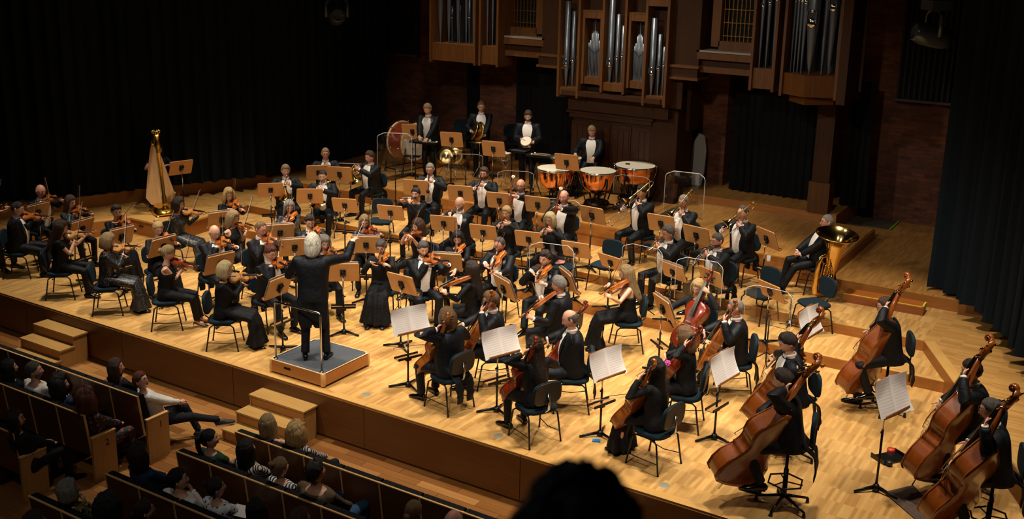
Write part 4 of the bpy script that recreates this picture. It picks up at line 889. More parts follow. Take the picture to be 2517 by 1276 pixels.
def person(desc,px,py,z,face,sex='m',fit='tails',hair='short/dark',gl=0,pose='sit',sc=1.,hh=None,lean=.06,yaw=0,pitch=.18,top=None,bottom=None,skin=0,knee=.14,seat=.475,vox=.017,feet=None,
           tg=None,absface=None,beard=None,chair=1,lod=0,tilt=0,bare=0,heel=None,label=None,shadowz=None,legs=None):
    f=Fig();fem=sex=='f';k=sc*(.98 if fem else 1.03);TL=.50*k
    stand=pose=='stand';hip=(.92*k if stand else seat+.085)
    ls=V((0,math.sin(lean),math.cos(lean)));fwv=V((0,math.cos(lean),-math.sin(lean)));X=V((1,0,0))
    H=V((0,0,hip));Nk=H+ls*TL;hc=Nk+ls*(.10*k)+V((0,.025,.065*k))
    hw=W(px,py,z+hc.z)
    tw=V((CAM.x-hw.x,CAM.y-hw.y));tw.normalize();rt=V((-tw.y,tw.x))
    if absface is not None: a=R_(absface);fw=V((math.cos(a),math.sin(a)))
    else: fw=tw*math.cos(R_(face))+rt*math.sin(R_(face))
    Rm=Mx(((fw.y,fw.x,0),(-fw.x,fw.y,0),(0,0,1)))
    o=Rm@V((hc.x,hc.y,0));root=Mx.Translation((hw.x-o.x,hw.y-o.y,z))@Rm.to_4x4()
    f.root=root;f.R=Rm;f.inv=root.inverted();f.H,f.N,f.hc,f.k=H,Nk,hc,k;f.hw=hw;f.desc=desc;f.z=z
    sx=(.168 if fem else .202)*k
    f.SR=H+ls*(TL*.90)+X*sx;f.SL=H+ls*(TL*.90)-X*sx
    f.lips=hc+Mx.Rotation(yaw,3,'Z')@Mx.Rotation(-pitch,3,'X')@V((0,.105*k,-.055*k))
    t=tg(f) if tg else {}
    if tg and 'lean' in t: pass
    skm=SKIN2 if skin else SKIN
    WR=t.get('R',V((.16,.33,hip+.06)));WL=t.get('L',V((-.16,.33,hip+.06)))
    uL,fL=.285*k,.255*k
    ER,WR=ik(f.SR,WR,uL,fL,t.get('pR',V((.5,-.35,-.8))));EL,WL=ik(f.SL,WL,uL,fL,t.get('pL',V((-.5,-.35,-.8))))
    dR=t.get('dR',(WR-ER).normalized());dL=t.get('dL',(WL-EL).normalized());nR=t.get('nR',V((-.3,0,-1)));nL=t.get('nL',V((.3,0,-1)))
    e=empty('person',M=root,label=desc if not label else label,cat='person');f.o=e
    HM=Mx.Translation(hc)@Mx.Rotation(yaw,4,'Z')@Mx.Rotation(-pitch,4,'X')@Mx.Rotation(tilt,4,'Y')@Mx.Scale(1.07*min(k,1.02),4)
    hs,hcn=hair.split('/');hm=hairm(HCOL[hcn]) if hs!='none' else None
    fp=f'{fit}';out=fit
    male_=[(-.18,.180,.13,-.01),(-.02,.186,.140,.004),(.2,.182,.142,.018),(.45,.186,.144,.018),(.65,.200,.140,.012),(.80,.204,.124,.002),(.88,.185,.108,0),(.94,.145,.090,-.002),(.98,.105,.074,-.003),(1.0,.085,.066,-.004),(1.04,.064,.060,.002)]
    fem_=[(-.18,.18,.125,-.01),(0,.178,.124,0),(.22,.150,.112,.008),(.42,.156,.118,.014),(.62,.166,.134,.022),(.8,.166,.108,.006),(.88,.148,.09,.002),(.94,.11,.072,0),(1.0,.066,.054,0),(1.05,.052,.05,.004)]
    prof=fem_ if fem else male_
    def ring(tt,a,b_,yo,inf,n=18,e_=.85):
        c=H+ls*(TL*tt)+fwv*(yo*k);rr=[]
        for j in range(n):
            q=2*pi*j/n;rr.append(c+X*((a*k+inf)*math.copysign(abs(math.cos(q))**e_,math.cos(q)))+fwv*((b_*k+inf)*math.copysign(abs(math.sin(q))**e_,math.sin(q))))
        return rr
    def torso(mb,inf,t0,t1,mi=0):
        mb.loft([ring(*p,inf) for p in prof if t0<=p[0]<=t1],mi)
    def atT(tt):
        for p,q in zip(prof[:-1],prof[1:]):
            if p[0]<=tt<=q[0]:
                u=(tt-p[0])/(q[0]-p[0]);return [p[i]+(q[i]-p[i])*u for i in range(4)]
        return prof[-1]
    # legs
    HR,HLg=H+V((.09*k,0,-.01)),H+V((-.09*k,0,-.01));th,shn=.43*k,.415*k
    skt=bottom=='skirt' or fit in('dress','sequin')
    if skt and feet is None and not stand: feet=((.085,.47,.085),(-.085,.45,.085));knee=.05
    if feet is None: feet=((.13,.45,.085),(-.13,.43,.085)) if not stand else ((.11,.0,.085),(-.11,.03,.085))
    FR,FLt=V(feet[0]),V(feet[1])
    pk=(lambda s:V((s*knee*1.6,1,.55))) if not stand else (lambda s:V((s*.1,1,0)))
    KR,AR=ik(HR,FR,th,shn,legs[0] if legs else pk(1));KL,AL=ik(HLg,FLt,th,shn,legs[1] if legs else pk(-1))
    # ---- skin
    body=MB();torso(body,-.012,-.18,1.0)
    body.tube([Nk-ls*.03,Nk+V((0,.008,.03*k)),hc+V((0,-.012,-.06*k))],[.062*k,(.053 if not fem else .044)*k,(.054 if not fem else .046)*k],12)
    ar=(.040 if fem else .044)*k
    for Sh,El,Wr,s_ in ((f.SR,ER,WR,1),(f.SL,EL,WL,-1)):
        q=Sh.lerp(El,.5)
        body.tube([H+ls*(TL*.86)+X*(s_*.08),Sh+V((0,0,-.004)),q,El,El.lerp(Wr,.3),El.lerp(Wr,.75),Wr],[ar*1.1,ar*1.12,ar*.98,ar*.82,ar*.86,ar*.62,ar*.52],10)
    bl=fem and (bare&2)
    for Hp,Kn,An in ((HR,KR,AR),(HLg,KL,AL)):
        if skt: body.tube([Kn.lerp(An,.4),Kn.lerp(An,.6),An],[.040*k,.042*k,.028*k],10);continue
        body.tube([Hp,Hp.lerp(Kn,.5),Kn,Kn.lerp(An,.35),An],[.078*k*(.6 if skt else 1),.066*k*(.7 if skt else 1),.048*k,.046*k,.028*k],10)
    ex=MB();head(ex,HM,fem)
    cur=t.get('cR',.55);cul=t.get('cL',.55)
    hand(ex,WR,dR,nR,1,cur,.92*k);hand(ex,WL,dL,nL,-1,cul,.92*k)
    if bl or heel:
        for An,s_ in ((AR,1),(AL,-1)): ex.tube([An+V((0,-.01,0)),An+V((0,.03,-.035)),An+V((0,.10,-.062))],[.03,.028,.022],8,0)
    remesh(body,'body',[skm,LIP,EYE,EYW,hm or hairm(HCOL['grey'])],e,.012 if (bare&1) else (.022 if not lod else .026),3,ex)
    # ---- hair
    if hm:
        rn=random.Random(int(px*7+py));hairgeo(hs,HM,rn).obj('hair',hm,e)
    if beard:
        b=MB();bm=hairm(HCOL[beard]);
        vs=[];N=20
        for i,z_ in enumerate((-.035,-.06,-.085,-.108,-.122)):
            for j in range(N+1):
                a=R_(-88+176*j/N);r_=1.0 if i<4 else .55;p=headpt(a,math.asin(max(-.99,z_/.118)) if i<4 else -1.2,1.03);
                vs.append((p.x*(1.05),p.y*1.05+.004,z_))
        n=N+1;b.add(vs,[(i*n+j,i*n+j+1,(i+1)*n+j+1,(i+1)*n+j) for i in range(4) for j in range(N) if not (i<2 and abs(j-N/2)<4)],0,HM)
        b.tube([(-.028,.083,-.05),(0,.097,-.044),(.028,.083,-.05)],[.003,.006,.003],6,0,HM);b.obj('beard',bm,e)
    if gl:
        b=MB()
        for s_ in (-1,1):
            b.torus((s_*.031,.104,.014),.0215,.0021,14,5,0,HM,Rt=Mx.Rotation(pi/2,3,'X'));b.tube([(s_*.052,.10,.018),(s_*.078,.0,.014)],.0018,5,0,HM)
        b.tube([(-.01,.107,.016),(.01,.107,.016)],.0019,5,0,HM);b.obj('glasses',FRM,e)
    # ---- clothes
    jm=top or {'tails':BLK,'suit':GREYT,'dress':BLK2,'sequin':SEQ,'sheer':BLKS,'blouse':BLK2}.get(fit,BLK2)
    bm=bottom or {'tails':BLK,'suit':BLK}.get(fit,BLK2)
    men=fit in('tails','suit');b=MB();inf=.022 if men else .012
    nosl=fit in('sleeveless','strapless');short=fit=='tee'
    if nosl and fit!='strapless': b.loft([ring(p[0],p[1]*(.80 if p[0]>.7 else .95),p[2],p[3],.006) for p in prof if p[0]<=.94])
    else: torso(b,inf,-.18,.94 if not men else 1.0) if fit!='strapless' else torso(b,inf,-.18,.66)
    if fit!='strapless':
        for Sh,El,Wr,s_ in ((f.SR,ER,WR,1),(f.SL,EL,WL,-1)):
            sr=(.066 if men else .052)*k
            if nosl: b.tube([H+ls*(TL*.86)+X*(s_*.06),H+ls*(TL*.9)+X*(s_*.105*k)],[.055*k,.045*k],10);continue
            b.tube([H+ls*(TL*.85)+X*(s_*.09),Sh+V((0,0,-.002)),Sh.lerp(El,.5)]+([El,El.lerp(Wr,.5),El.lerp(Wr,.93)] if not short else []),[sr*1.15,sr*1.16,sr*1.05]+([sr*1.06,sr*.92,sr*.78] if not short else []),12)
        if fit=='tails':
            for s_ in (-1,1):
                if stand: b.tube([(s_*.095,-.05,hip+.05),(s_*.11,-.085,hip-.12),(s_*.105,-.12,hip-.36),(s_*.09,-.12,hip-.48)],[(.08,.11),(.06,.115),(.02,.11),(.014,.085)],10,ref=(0,1,0))
                else: b.tube([(s_*.08,-.10,hip+.06),(s_*.085,-.17,hip-.02),(s_*.09,-.275,hip-.10),(s_*.09,-.30,hip-.28),(s_*.08,-.285,hip-.40)],[(.016,.085),(.016,.085),(.014,.085),(.013,.08),(.012,.06)],8,ref=(0,1,0))
    jk=remesh(b,'jacket' if men else ('dress_top' if bottom=='skirt' or fit in('dress','sequin','strapless') else 'blouse'),jm,e,vox)
    if men or fit=='shirt':
        if men:
            b=MB();rows=[(1.0,.62),(.93,.50),(.8,.42),(.62,.36),(.45,.30),(.3,.27),(.14,.30),(.03,.34)];vs=[]
            for tt,wd in rows:
                p=atT(tt);c=H+ls*(TL*tt)+fwv*(p[3]*k)
                for j in range(-3,4):
                    q=pi/2+wd*j/3;vs.append(c+X*((p[1]*k+inf+.006)*math.copysign(abs(math.cos(q))**.85,math.cos(q)))+fwv*((p[2]*k+inf+.007)*abs(math.sin(q))**.85))
            n=7;b.add(vs,[(i*n+j,(i+1)*n+j,(i+1)*n+j+1,i*n+j+1) for i in range(len(rows)-1) for j in range(6)]);shf=b.obj('shirt_front',SHIRT,e)
            b=MB();c=Nk+V((0,.004,.022*k));b.tube([c+V((.062*k*math.cos(q),.066*k*math.sin(q),-.012*math.sin(q))) for q in [2*pi*i/16 for i in range(17)]],[(.020*k,.006)]*17,6,ref=(0,0,1));b.obj('collar',SHIRT,e)
            b=MB();c=Nk+V((0,.078*k,.0));
            for s_ in (-1,1): b.tube([c,c+V((s_*.022,.0,.004)),c+V((s_*.045,-.008,.0))],[(.007,.006),(.013,.007),(.020,.006)],6,ref=(0,0,1))
            b.obj('bow_tie',SHIRT if fit=='tails' else BLK,shf)
            for s_ in (-1,1):
                b=MB();vs=[]
                for tt,w0,w1 in ((.96,.60,.80),(.86,.48,.86),(.72,.42,.78),(.55,.36,.62),(.40,.31,.42)):
                    p=atT(tt);c=H+ls*(TL*tt)+fwv*(p[3]*k)
                    for wd in (w0,w1):
                        q=pi/2-s_*wd;vs.append(c+X*((p[1]*k+inf+.010)*math.copysign(abs(math.cos(q))**.85,math.cos(q)))+fwv*((p[2]*k+inf+.011)*abs(math.sin(q))**.85))
                b.add(vs,[(2*i,2*i+2,2*i+3,2*i+1) for i in range(4)]);b.obj('lapel',mat('satin_lapel','#11151a',.3),e)
        for El,Wr in ((ER,WR),(EL,WL)):
            b=MB();dd=(Wr-El).normalized();b.tube([Wr-dd*.028,Wr+dd*.006],[.031*k,.034*k],12);b.obj('cuff',SHIRT,jk)
    trous=men or fit in('blouse','tee','shirt') or bottom not in(None,'skirt') 
    if bottom=='skirt' or (not trous):
        sm_=top if (top and fit in('sequin',)) else jm
        if bottom=='skirt' : sm_=BLK2
        b=MB();km=(KR+KL)/2;am=(AR+AL)/2
        if stand: path=[(H+V((0,0,.03)),.165,.12),(H+V((0,0,-.2)),.19,.15),(H+V((0,0,-.6)),.22,.18),(V((0,0,.06)),.26,.22)]
        else:
            path=[(H+V((0,-.03,.05)),.178,.12),(H+V((0,.10,.0)),.185,.115),(H.lerp(km,.6)+V((0,0,.010)),.195,.105),(km+V((0,.02,.0)),.195,.10),(km+V((0,.05,-.10)),.20,.105),(km.lerp(am,.6)+V((0,.05,0)),.22,.10),(V((km.x,am.y+.03,.06)),.26,.15)]
        rings=[]
        for i,(c,a,d_) in enumerate(path):
            pv=path[max(0,i-1)][0];nx=path[min(len(path)-1,i+1)][0];tn=(nx-pv).normalized();u=(tn.cross(X)).normalized()
            fold=.0 if i<3 else .018*(i-2)
            rings.append([c+X*((a*k+fold*math.cos(7*q)*.5)*math.cos(q))+u*((d_*k+fold*math.cos(9*q+i*.3)*.6)*math.sin(q)) for q in [2*pi*j/28 for j in range(28)]])
        b.loft(rings);remesh(b,'skirt',SEQ if fit=='sequin' else (SEQ2 if sm_ is SEQ2 else sm_),e,vox,2)
    else:
        b=MB();b.loft([ring(*p,.004) for p in prof if p[0]<=.25]);lr=(.058 if fem else .062)*k
        b.ell(H+V((0,-.01,-.01)),(.17*k,.12*k,.09*k),12,8)
        for Hp,Kn,An in ((HR,KR,AR),(HLg,KL,AL)):
            b.tube([Hp+V((0,-.02,0)),Hp.lerp(Kn,.35),Hp.lerp(Kn,.8),Kn,Kn.lerp(An,.25),Kn.lerp(An,.65),Kn.lerp(An,.97)],[.095*k,.09*k,.073*k,.069*k,lr*1.02,lr*.93,lr*.95],12)
        remesh(b,'trousers',bm,e,vox)
        b=MB()
        for Kn,An in ((KR,AR),(KL,AL)): b.tube([Kn.lerp(An,.8),An+V((0,-.005,-.01))],.034*k,8)
        if not heel and not bl: b.obj('socks',BLK2,e)
    for An,s_ in ((AR,1),(AL,-1)):
        b=MB();c=An+V((0,0,-.085));q=Mx.Translation(c)@Mx.Rotation(-s_*.22,4,'Z')
        if t.get('shoeM'): q=t['shoeM'](An,s_) or q
        if heel:
            b.tube([(0,-.055,.055),(0,-.01,.045),(0,.05,.02),(0,.12,.016),(0,.175,.010)],[(.014,.022),(.02,.027),(.014,.030),(.012,.036),(.006,.010)],8,0,q,ref=(0,0,1));b.tube([(0,-.06,.05),(0,-.062,.0)],[.009,.004],6,0,q)
        else:
            b.tube([(0,-.07,.035),(0,-.04,.05),(0,.03,.05),(0,.10,.032),(0,.17,.024),(0,.205,.018)],[(.03,.03),(.045,.036),(.045,.036),(.03,.043),(.022,.042),(.012,.024)],10,0,q,ref=(0,0,1));b.box((0,.065,.008),(.060,.245,.018) if t.get('shoem') else (.056,.235,.012),1,q)
        b.obj('shoe',[t.get('shoem') or (SHOE if men else PUMP),PLN if t.get('shoem') else DRK],e)
    if chair:
        if not stand:
            pr=CHAIR if chair==1 else STOOL
            M_=root@Mx.Translation((0,.015,seat-.475 if chair==1 else 0));use(pr,M_,('dark teal chair under the ' if chair==1 else 'black stool under the ')+desc,'chair' if chair==1 else 'stool','chairs of the seated players' if chair==1 else 'stools of the bass players')
    return f
# ---- playing positions: each returns wrist targets in the player's own frame after setting the instrument in the world
def hold(proto,M,label,cat,group=None): return use(proto,M,label,cat,group)
def violin(ci,sx,sy,bx,by,kind='violin',roll=(.5,.2,.84),d=None,bdir=(-.2,.05,.97),fr=.25):
    def tg(f):
        L={'violin':.59,'viola':.68}[kind];k=L/.59;c=f.root@(f.hc+V((-.058,.045,-.150)))
        dr=aim(c,sx,sy,L,f.R@V((-.66,.74,-.05)));n=f.R@V(roll);M=yz(c-dr*.035,dr,n);hold(get_fid(kind,ci),M,kind+' played by the '+f.desc,kind,kind+'s played by the orchestra')
        n=M.to_3x3()@V((0,0,1));ct=M@V((0,.225*k,.088*k));u=aim(ct,bx,by,.53,f.R@V(bdir))
        u=(u-dr*.35*u.dot(dr)).normalized();fg=ct-u*fr;hold(BOW,yz(fg+n*.022,u,-n),'bow held by the '+f.desc,'bow','string players\' bows')
        I=f.inv;Ri=I.to_3x3();dR=Ri@(-n*.55+f.R@V((-.55,.25,-.25)));dR.normalize();gR=I@(fg+u*.02+n*.02)
        npt=I@(M@V((0,L*.83,.0)));nl=Ri@n;xl=Ri@(M.to_3x3()@V((-1,0,0)))
        dL=(nl*.80+(Ri@dr)*.35-xl*.25).normalized()
        return dict(R=gR-dR*.095,dR=dR,nR=V((-.75,.1,-.5)),cR=.45,pR=V((.7,-.15,-1)),L=npt-dL*.075+xl*.035-nl*.02,dL=dL,nL=(-xl).normalized(),cL=.75,pL=V((-.25,.2,-1)))
    return tg
def cello(ci,sx,sy,tail=(.02,.40,.33),pref=(-.17,-.42,.9),bx=None,by=None,roll=(.18,.88,.45)):
    def tg(f):
        c=f.root@V(tail);dr=aim(c,sx,sy,1.14,f.R@V(pref));M=yz(c,dr,f.R@V(roll));hold(get_fid('cello',ci),M,'cello played by the '+f.desc,'cello','cellos')
        n=M.to_3x3()@V((0,0,1));ct=M@V((0,.36,.215));u=aim(ct,bx,by,.5,f.R@V((-.93,.3,.12))) if bx else f.R@V((-.93,.33,.05)).normalized()
        fg=ct-u*.24;hold(BOW,yz(fg+n*.022,u,-n),'bow held by the '+f.desc,'bow','string players\' bows')
        I=f.inv;Ri=I.to_3x3();dR=Ri@(-n*.6);dR=(dR+V((-.5,.2,-.3))).normalized();gR=I@(fg+n*.02)
        nl=Ri@n;xl=Ri@(M.to_3x3()@V((-1,0,0)));npt=I@(M@V((0,.755+.285*.62,.13)));dL=(xl*.8+nl*.35+V((0,0,.35))).normalized()
        return dict(R=gR-dR*.095,dR=dR,nR=V((-.5,.3,-.7)),cR=.5,pR=V((.8,-.1,-.3)),L=npt-dL*.085+nl*.035-xl*.02,dL=dL,nL=-nl,cL=.8,pL=V((-1,.35,-.9)))
    return tg
def bass(ci,sx,sy,tail=(.12,.62,.20),pref=(-.2,-.5,.84),roll=(.72,.68,.2),nk=.5,bl=.42):
    def tg(f):
        c=f.root@V(tail);dr=aim(c,sx,sy,1.70,f.R@V(pref));M=yz(c,dr,f.R@V(roll));hold(get_fid('bass',ci),M,'double bass played by the '+f.desc,'double bass','double basses')
        n=M.to_3x3()@V((0,0,1));ct=M@V((0,.60,.31));u=f.R@V((-.9,.38,.05)).normalized();fg=ct-u*bl;hold(BOWH,yz(fg+n*.022,u,-n),'bow held by the '+f.desc,'bow','string players\' bows')
        I=f.inv;Ri=I.to_3x3();nl=Ri@n;xl=Ri@(M.to_3x3()@V((-1,0,0)));dR=(V((-.5,.35,-.8))).normalized();gR=I@(fg)
        npt=I@(M@V((0,1.12+.42*nk,.21)));dL=(xl*.7+nl*.35+V((0,0,.5))).normalized()
        return dict(R=gR-dR*.10,dR=dR,nR=V((-.6,.6,-.2)),cR=.5,pR=V((.7,-.1,-.5)),L=npt-dL*.08+nl*.035-xl*.03,dL=dL,nL=-nl,cL=.75,pL=V((-1,.3,-.8)))
    return tg
def wind(proto,cat,dr=(0,.62,-.78),h1=.38,h2=.62,L=.62,px=None,lab=None,off=(0,0,0)):
    def tg(f):
        o=f.lips+V(off);d=V(dr).normalized();ow=f.root@o
        if px: d=(f.R.transposed()@aim(ow,px[0],px[1],L,f.R@d))
        M=f.root@yz(o,d,V((0,1,.4)));hold(proto,M,(lab or cat)+' played by the '+f.desc,cat)
        a=o+d*(L*h1);b=o+d*(L*h2);q=d.cross(V((1,0,0))).normalized();
        dl=(V((.75,.45,.1))).normalized();dr_=(V((-.75,.45,.1))).normalized()
        return dict(L=a-dl*.10-q*0+V((-.0,-.02,-.02)),dL=dl,nL=V((.3,-1,0)),cL=.55,R=b-dr_*.10+V((0,-.02,-.02)),dR=dr_,nR=V((-.3,-1,0)),cR=.55,pR=V((.9,0,-.6)),pL=V((-.9,0,-.6)))
    return tg
def brass(proto,cat,L,px,h1,h2,pref,up=(0,0,1),lab=None,offL=(0,0,0),offR=(0,0,0)):
    def tg(f):
        o=f.lips+V((0,.0,0));ow=f.root@o;d=f.R.transposed()@aim(ow,px[0],px[1],L,f.R@V(pref))
        M=f.root@yz(o,d,V(up));hold(proto,M,(lab or cat)+' played by the '+f.desc,cat)
        I=f.inv;a=I@(M@V((offL[0],h1,offL[2])));b=I@(M@V((offR[0],h2,offR[2])));dl=V((.75,.35,.35)).normalized();dr_=V((-.75,.35,.35)).normalized()
        return dict(L=a-dl*.09,dL=dl,nL=V((.4,-.9,.2)),cL=.8,R=b-dr_*.09,dR=dr_,nR=V((-.4,-.9,.2)),cR=.8,pR=V((1,0,-.35)),pL=V((-1,0,-.35)))
    return tg
def horn(proto):
    def tg(f):
        y=V((-.12,-.60,.60)).normalized();z=V((-.9,.05,-.1));l=f.lips
        M0=yz((0,0,0),y,z);o=l-(M0.to_3x3()@V((.05,.30,.03)));M=f.root@Mx.Translation(o)@M0;hold(proto,M,'french horn played by the '+f.desc,'french horn','french horns')
        c=o;return dict(L=c+V((-.10,-.02,.03)),dL=V((.55,.6,.45)).normalized(),nL=V((.8,-.6,0)),cL=.6,pL=V((-.9,0,-.5)),R=c+V((.10,-.10,-.10)),dR=V((-.3,.8,.1)),nR=V((-.9,-.1,.2)),cR=.35,pR=V((.9,-.3,-.5)))
    return tg
def tier(p):
    x,y=p.x,p.y
    def ip(y):
        for (x0,y0),(x1,y1) in zip(RX[:-1],RX[1:]):
            if y1<=y<=y0: return x0+(x1-x0)*(y0-y)/(y0-y1)
        return RX[0][0] if y>RX[0][1] else 99
    if y>10.74: return .9
    if y>7.74: return .74 if -5.6<x<4.5 else .52
    e=ip(y)
    if x>e or x<-1.4-e or y>6.03: return .32
    return .16 if y>4.95 else 0
def stand(px,py,z,face,label,shelf=1,h=1.0,paper=0,tiltup=0,group=None):
    h0=h
    while h>.74 and abs(tier(W(px,py,z+h))-z)>.01: h-=.02
    if abs(tier(W(px,py,z+h))-z)>.01: h=h0;t_=tier(W(px,py,z+h));h=z+h-t_;z=t_;
    p=W(px,py,z+h);tw=V((CAM.x-p.x,CAM.y-p.y));tw.normalize();rt=V((-tw.y,tw.x));fw=tw*math.cos(R_(face))+rt*math.sin(R_(face))
    M=Mx(((fw.y,fw.x,0,p.x),(-fw.x,fw.y,0,p.y),(0,0,1,z+h-1.0),(0,0,0,1)))
    M=Mx.Translation((p.x,p.y,z))@Mx(((fw.y,fw.x,0,0),(-fw.x,fw.y,0,0),(0,0,h,0),(0,0,0,1)))
    use(STAND if shelf else STAND2,M,label,'music stand')
    if paper:
        dx=rnd.uniform(-.01,.01);up_=.03 if abs(face)>90 else 0;o=bpy.data.objects.new('sheet_music',SCORE2 if abs(face)<90 else SCORE);C.objects.link(o)
        o.matrix_world=M@Mx.Translation((dx,0,1.0+up_))@Mx.Rotation(R_(22),4,'X')@Mx.Translation((0,.024,.0))@Mx.Rotation(pi/2,4,'X')@Mx.Rotation(pi,4,'Y')@Mx.Scale(paper,4)
        tag(o,'white sheet music on the '+label,'sheet music')
    return M
def fshield(px,py,z,face,label,h=.9):
    p=W(px,py,z+h);t_=tier(p);h=z+h-t_;z=t_;tw=V((CAM.x-p.x,CAM.y-p.y));tw.normalize();rt=V((-tw.y,tw.x));fw=tw*math.cos(R_(face))+rt*math.sin(R_(face))
    use(SHIELD,Mx(((fw.y,fw.x,0,p.x),(-fw.x,fw.y,0,p.y),(0,0,h/.9,z),(0,0,0,1))),label,'sound shield')
def echair(px,py,z,face,label,h=.475):
    p=W(px,py,z+h);tw=V((CAM.x-p.x,CAM.y-p.y));tw.normalize();rt=V((-tw.y,tw.x));fw=tw*math.cos(R_(face))+rt*math.sin(R_(face))
    use(CHAIR,Mx(((fw.y,fw.x,0,p.x),(-fw.x,fw.y,0,p.y),(0,0,1,z),(0,0,0,1))),label,'chair')

def flute_h(proto,cat,L,px,lab,h1,h2):
    def tg(f):
        o=f.lips+V((-.0,.012,.012));d=f.R.transposed()@aim(f.root@o,px[0],px[1],L,f.R@V((.93,.12,-.2)))
        M=f.root@yz(o,d,V((0,.5,1)));hold(proto,M,lab+' played by the '+f.desc,cat)
        a=o+d*(L*h1);b=o+d*(L*h2);dl=V((.35,-.35,.8)).normalized();dr=V((-.1,.45,.85)).normalized()
        return dict(L=a-dl*.095+V((0,.03,0)),dL=dl,nL=V((.3,-.9,-.2)),cL=.8,pL=V((-.3,.4,-1)),R=b-dr*.095,dR=dr,nR=V((-.1,.7,-.5)),cR=.8,pR=V((.9,-.1,-.7)))
    return tg
# ================================================================ the orchestra
T1,T2,T3,TD=.16,.32,.52,.74
fv='violinist'
# ---- first violins
person('violinist leaning in at the far left edge, mostly out of the picture',-30,500,0,40,'f','tee','long/dark',tg=violin(0,24,505,10,443))
person('bald violinist in glasses and tailcoat at the back left',100,470,0,35,'m','tails','bald/sand',1,tg=violin(0,158,492,121,442),skin=1)
person('dark-haired violinist in tailcoat and white tie with knees apart',43,513,0,72,'m','tails','crop/dark',tg=violin(3,136,537,79,488),pitch=.25)
person('brown-haired violinist in glasses and black sequins near the curtain',173,497,0,40,'f','blouse','long/brown',1,top=SEQ,tg=violin(0,232,527,203,462))
person('long-haired violinist in short black sleeves and wide trousers',150,560,0,75,'f','tee','long/brown',tg=violin(2,241,573,218,453),pitch=.3,bare=1)
person('short-haired violinist in glasses behind the music stand by the harp',286,520,0,20,'f','dress','short/dark',1,bottom='skirt',tg=violin(0,332,568,335,515))
person('blonde bobbed violinist in a long black sequin dress',265,592,0,80,'f','sequin','bob/sand',0,tg=violin(2,352,608,314,498),pitch=.3)
person('blonde violinist in glasses with hair in a top bun',388,562,0,20,'f','dress','bun/blond',1,bottom='skirt',tg=violin(3,440,602,432,520),pitch=.4)
person('blonde violinist in sleeveless black top and high heels',412,622,0,82,'f','sleeveless','updo/sand',0,tg=violin(1,489,660,452,578),bare=3,heel=1,pitch=.35,legs=(V((.3,1,.6)),V((-.1,1,.6))),feet=((.08,.46,.10),(-.10,.50,.09)),bottom=BLK2)
person('dark bobbed violinist in a glittering black dress beside the harp',438,502,0,62,'f','sequin','bob/dark',1,tg=violin(2,515,526,484,466),bare=1)
person('curly blonde violinist in glasses at the back of the section',563,480,0,10,'f','blouse','wavy/blond',1,tg=violin(3,596,520,580,441))
person('wavy-haired violinist in glasses leaning toward her stand',572,535,0,55,'f','sleeveless','bobl/sand',1,tg=violin(4,630,560,613,485),bare=1,bottom='skirt',pitch=.35)
person('bald violinist in glasses and white tie in mid-section',527,572,0,28,'m','tails','bald/sand',1,tg=violin(3,581,608,552,530),pitch=.3)
person('violinist in glasses with receding sandy hair and long white shirt front',641,563,0,42,'m','tails','receding/lbrown',1,tg=violin(0,700,610,686,527),skin=1,pitch=.3)
person('brown-haired violinist in glasses beside the blonde leader',665,622,0,35,'m','tails','short/auburn',1,tg=violin(3,719,665,702,598),pitch=.3)
person('short-haired blonde leader in glasses and long black gown at the stage edge',553,663,0,78,'f','dress','bob/pblond',1,tg=violin(2,648,680,583,600),heel=1,bottom='skirt',pitch=.2)
# ---- second violins
person('violinist with long grey hair in glasses facing front',711,508,0,8,'f','blouse','long/grey',1,top=SEQ,tg=violin(3,707,560,717,466),pitch=.4)
person('dark-haired violinist in glasses just behind the conductor',762,545,0,8,'m','tails','short/dark',1,tg=violin(3,790,583,772,523),pitch=.35)
person('grey-blonde violinist half hidden by the conductor',798,597,0,12,'f','blouse','bob/grey',0,tg=violin(4,833,628,832,537),pitch=.35)
person('long blonde violinist in glasses right of the conductor',896,545,0,2,'f','blouse','long/sand',1,top=SEQ,tg=violin(1,938,577,917,492),pitch=.35)
person('dark grey-haired violinist in glasses and long full black skirt',937,607,0,-12,'f','sheer','updo/dgrey',1,bottom='skirt',top=BLKS,tg=violin(3,942,655,966,561),pitch=.4)
person('violinist with fringe and bare shoulders turned to the left',1028,555,0,-55,'f','sleeveless','bobl/brown',0,tg=violin(4,992,578,1022,522),bare=1,pitch=.3,bottom=BLK2)
person('grey-bearded violinist in tailcoat at the front of the seconds',1040,612,0,15,'m','tails','short/dgrey',0,beard='dgrey',tg=violin(0,1108,652,1076,575),pitch=.3)
person('dark bobbed violinist looking down, orange violin at her chest',1125,585,0,-5,'f','blouse','bob/black',0,tg=violin(3,1121,642,1119,547),pitch=.45)
# ---- violas
person('long dark-haired violist seen from behind, facing left',1160,662,0,-118,'f','blouse','long/dark',1,tg=violin(0,1064,719,1100,690,'viola',bdir=(-.5,.2,.6)),pitch=.15)
person('dark-haired violist in glasses, instrument held low',1228,602,0,-28,'m','tails','receding/dgrey',1,tg=violin(3,1207,682,1243,567,'viola'),pitch=.3,skin=1)
person('curly-haired violist in tailcoat with crossed legs',1340,637,0,-30,'m','tails','curlytop/dark',0,tg=violin(3,1319,703,1345,635,'viola'),pitch=.1,legs=(V((.1,1,.6)),V((-.2,1,.9))),feet=((.02,.62,.24),(-.10,.42,.085)))
person('grey-haired violist in tailcoat seen from behind',1374,700,0,-112,'m','tails','short/grey',1,tg=violin(0,1275,790,1301,701,'viola',bdir=(-.3,.1,.9)),pitch=.2,skin=1)
person('long blonde violist in a strapless black gown',1540,672,0,-82,'f','strapless','long/sand',1,tg=violin(3,1473,731,1517,650,'viola'),bare=1,pitch=.25,bottom='skirt')
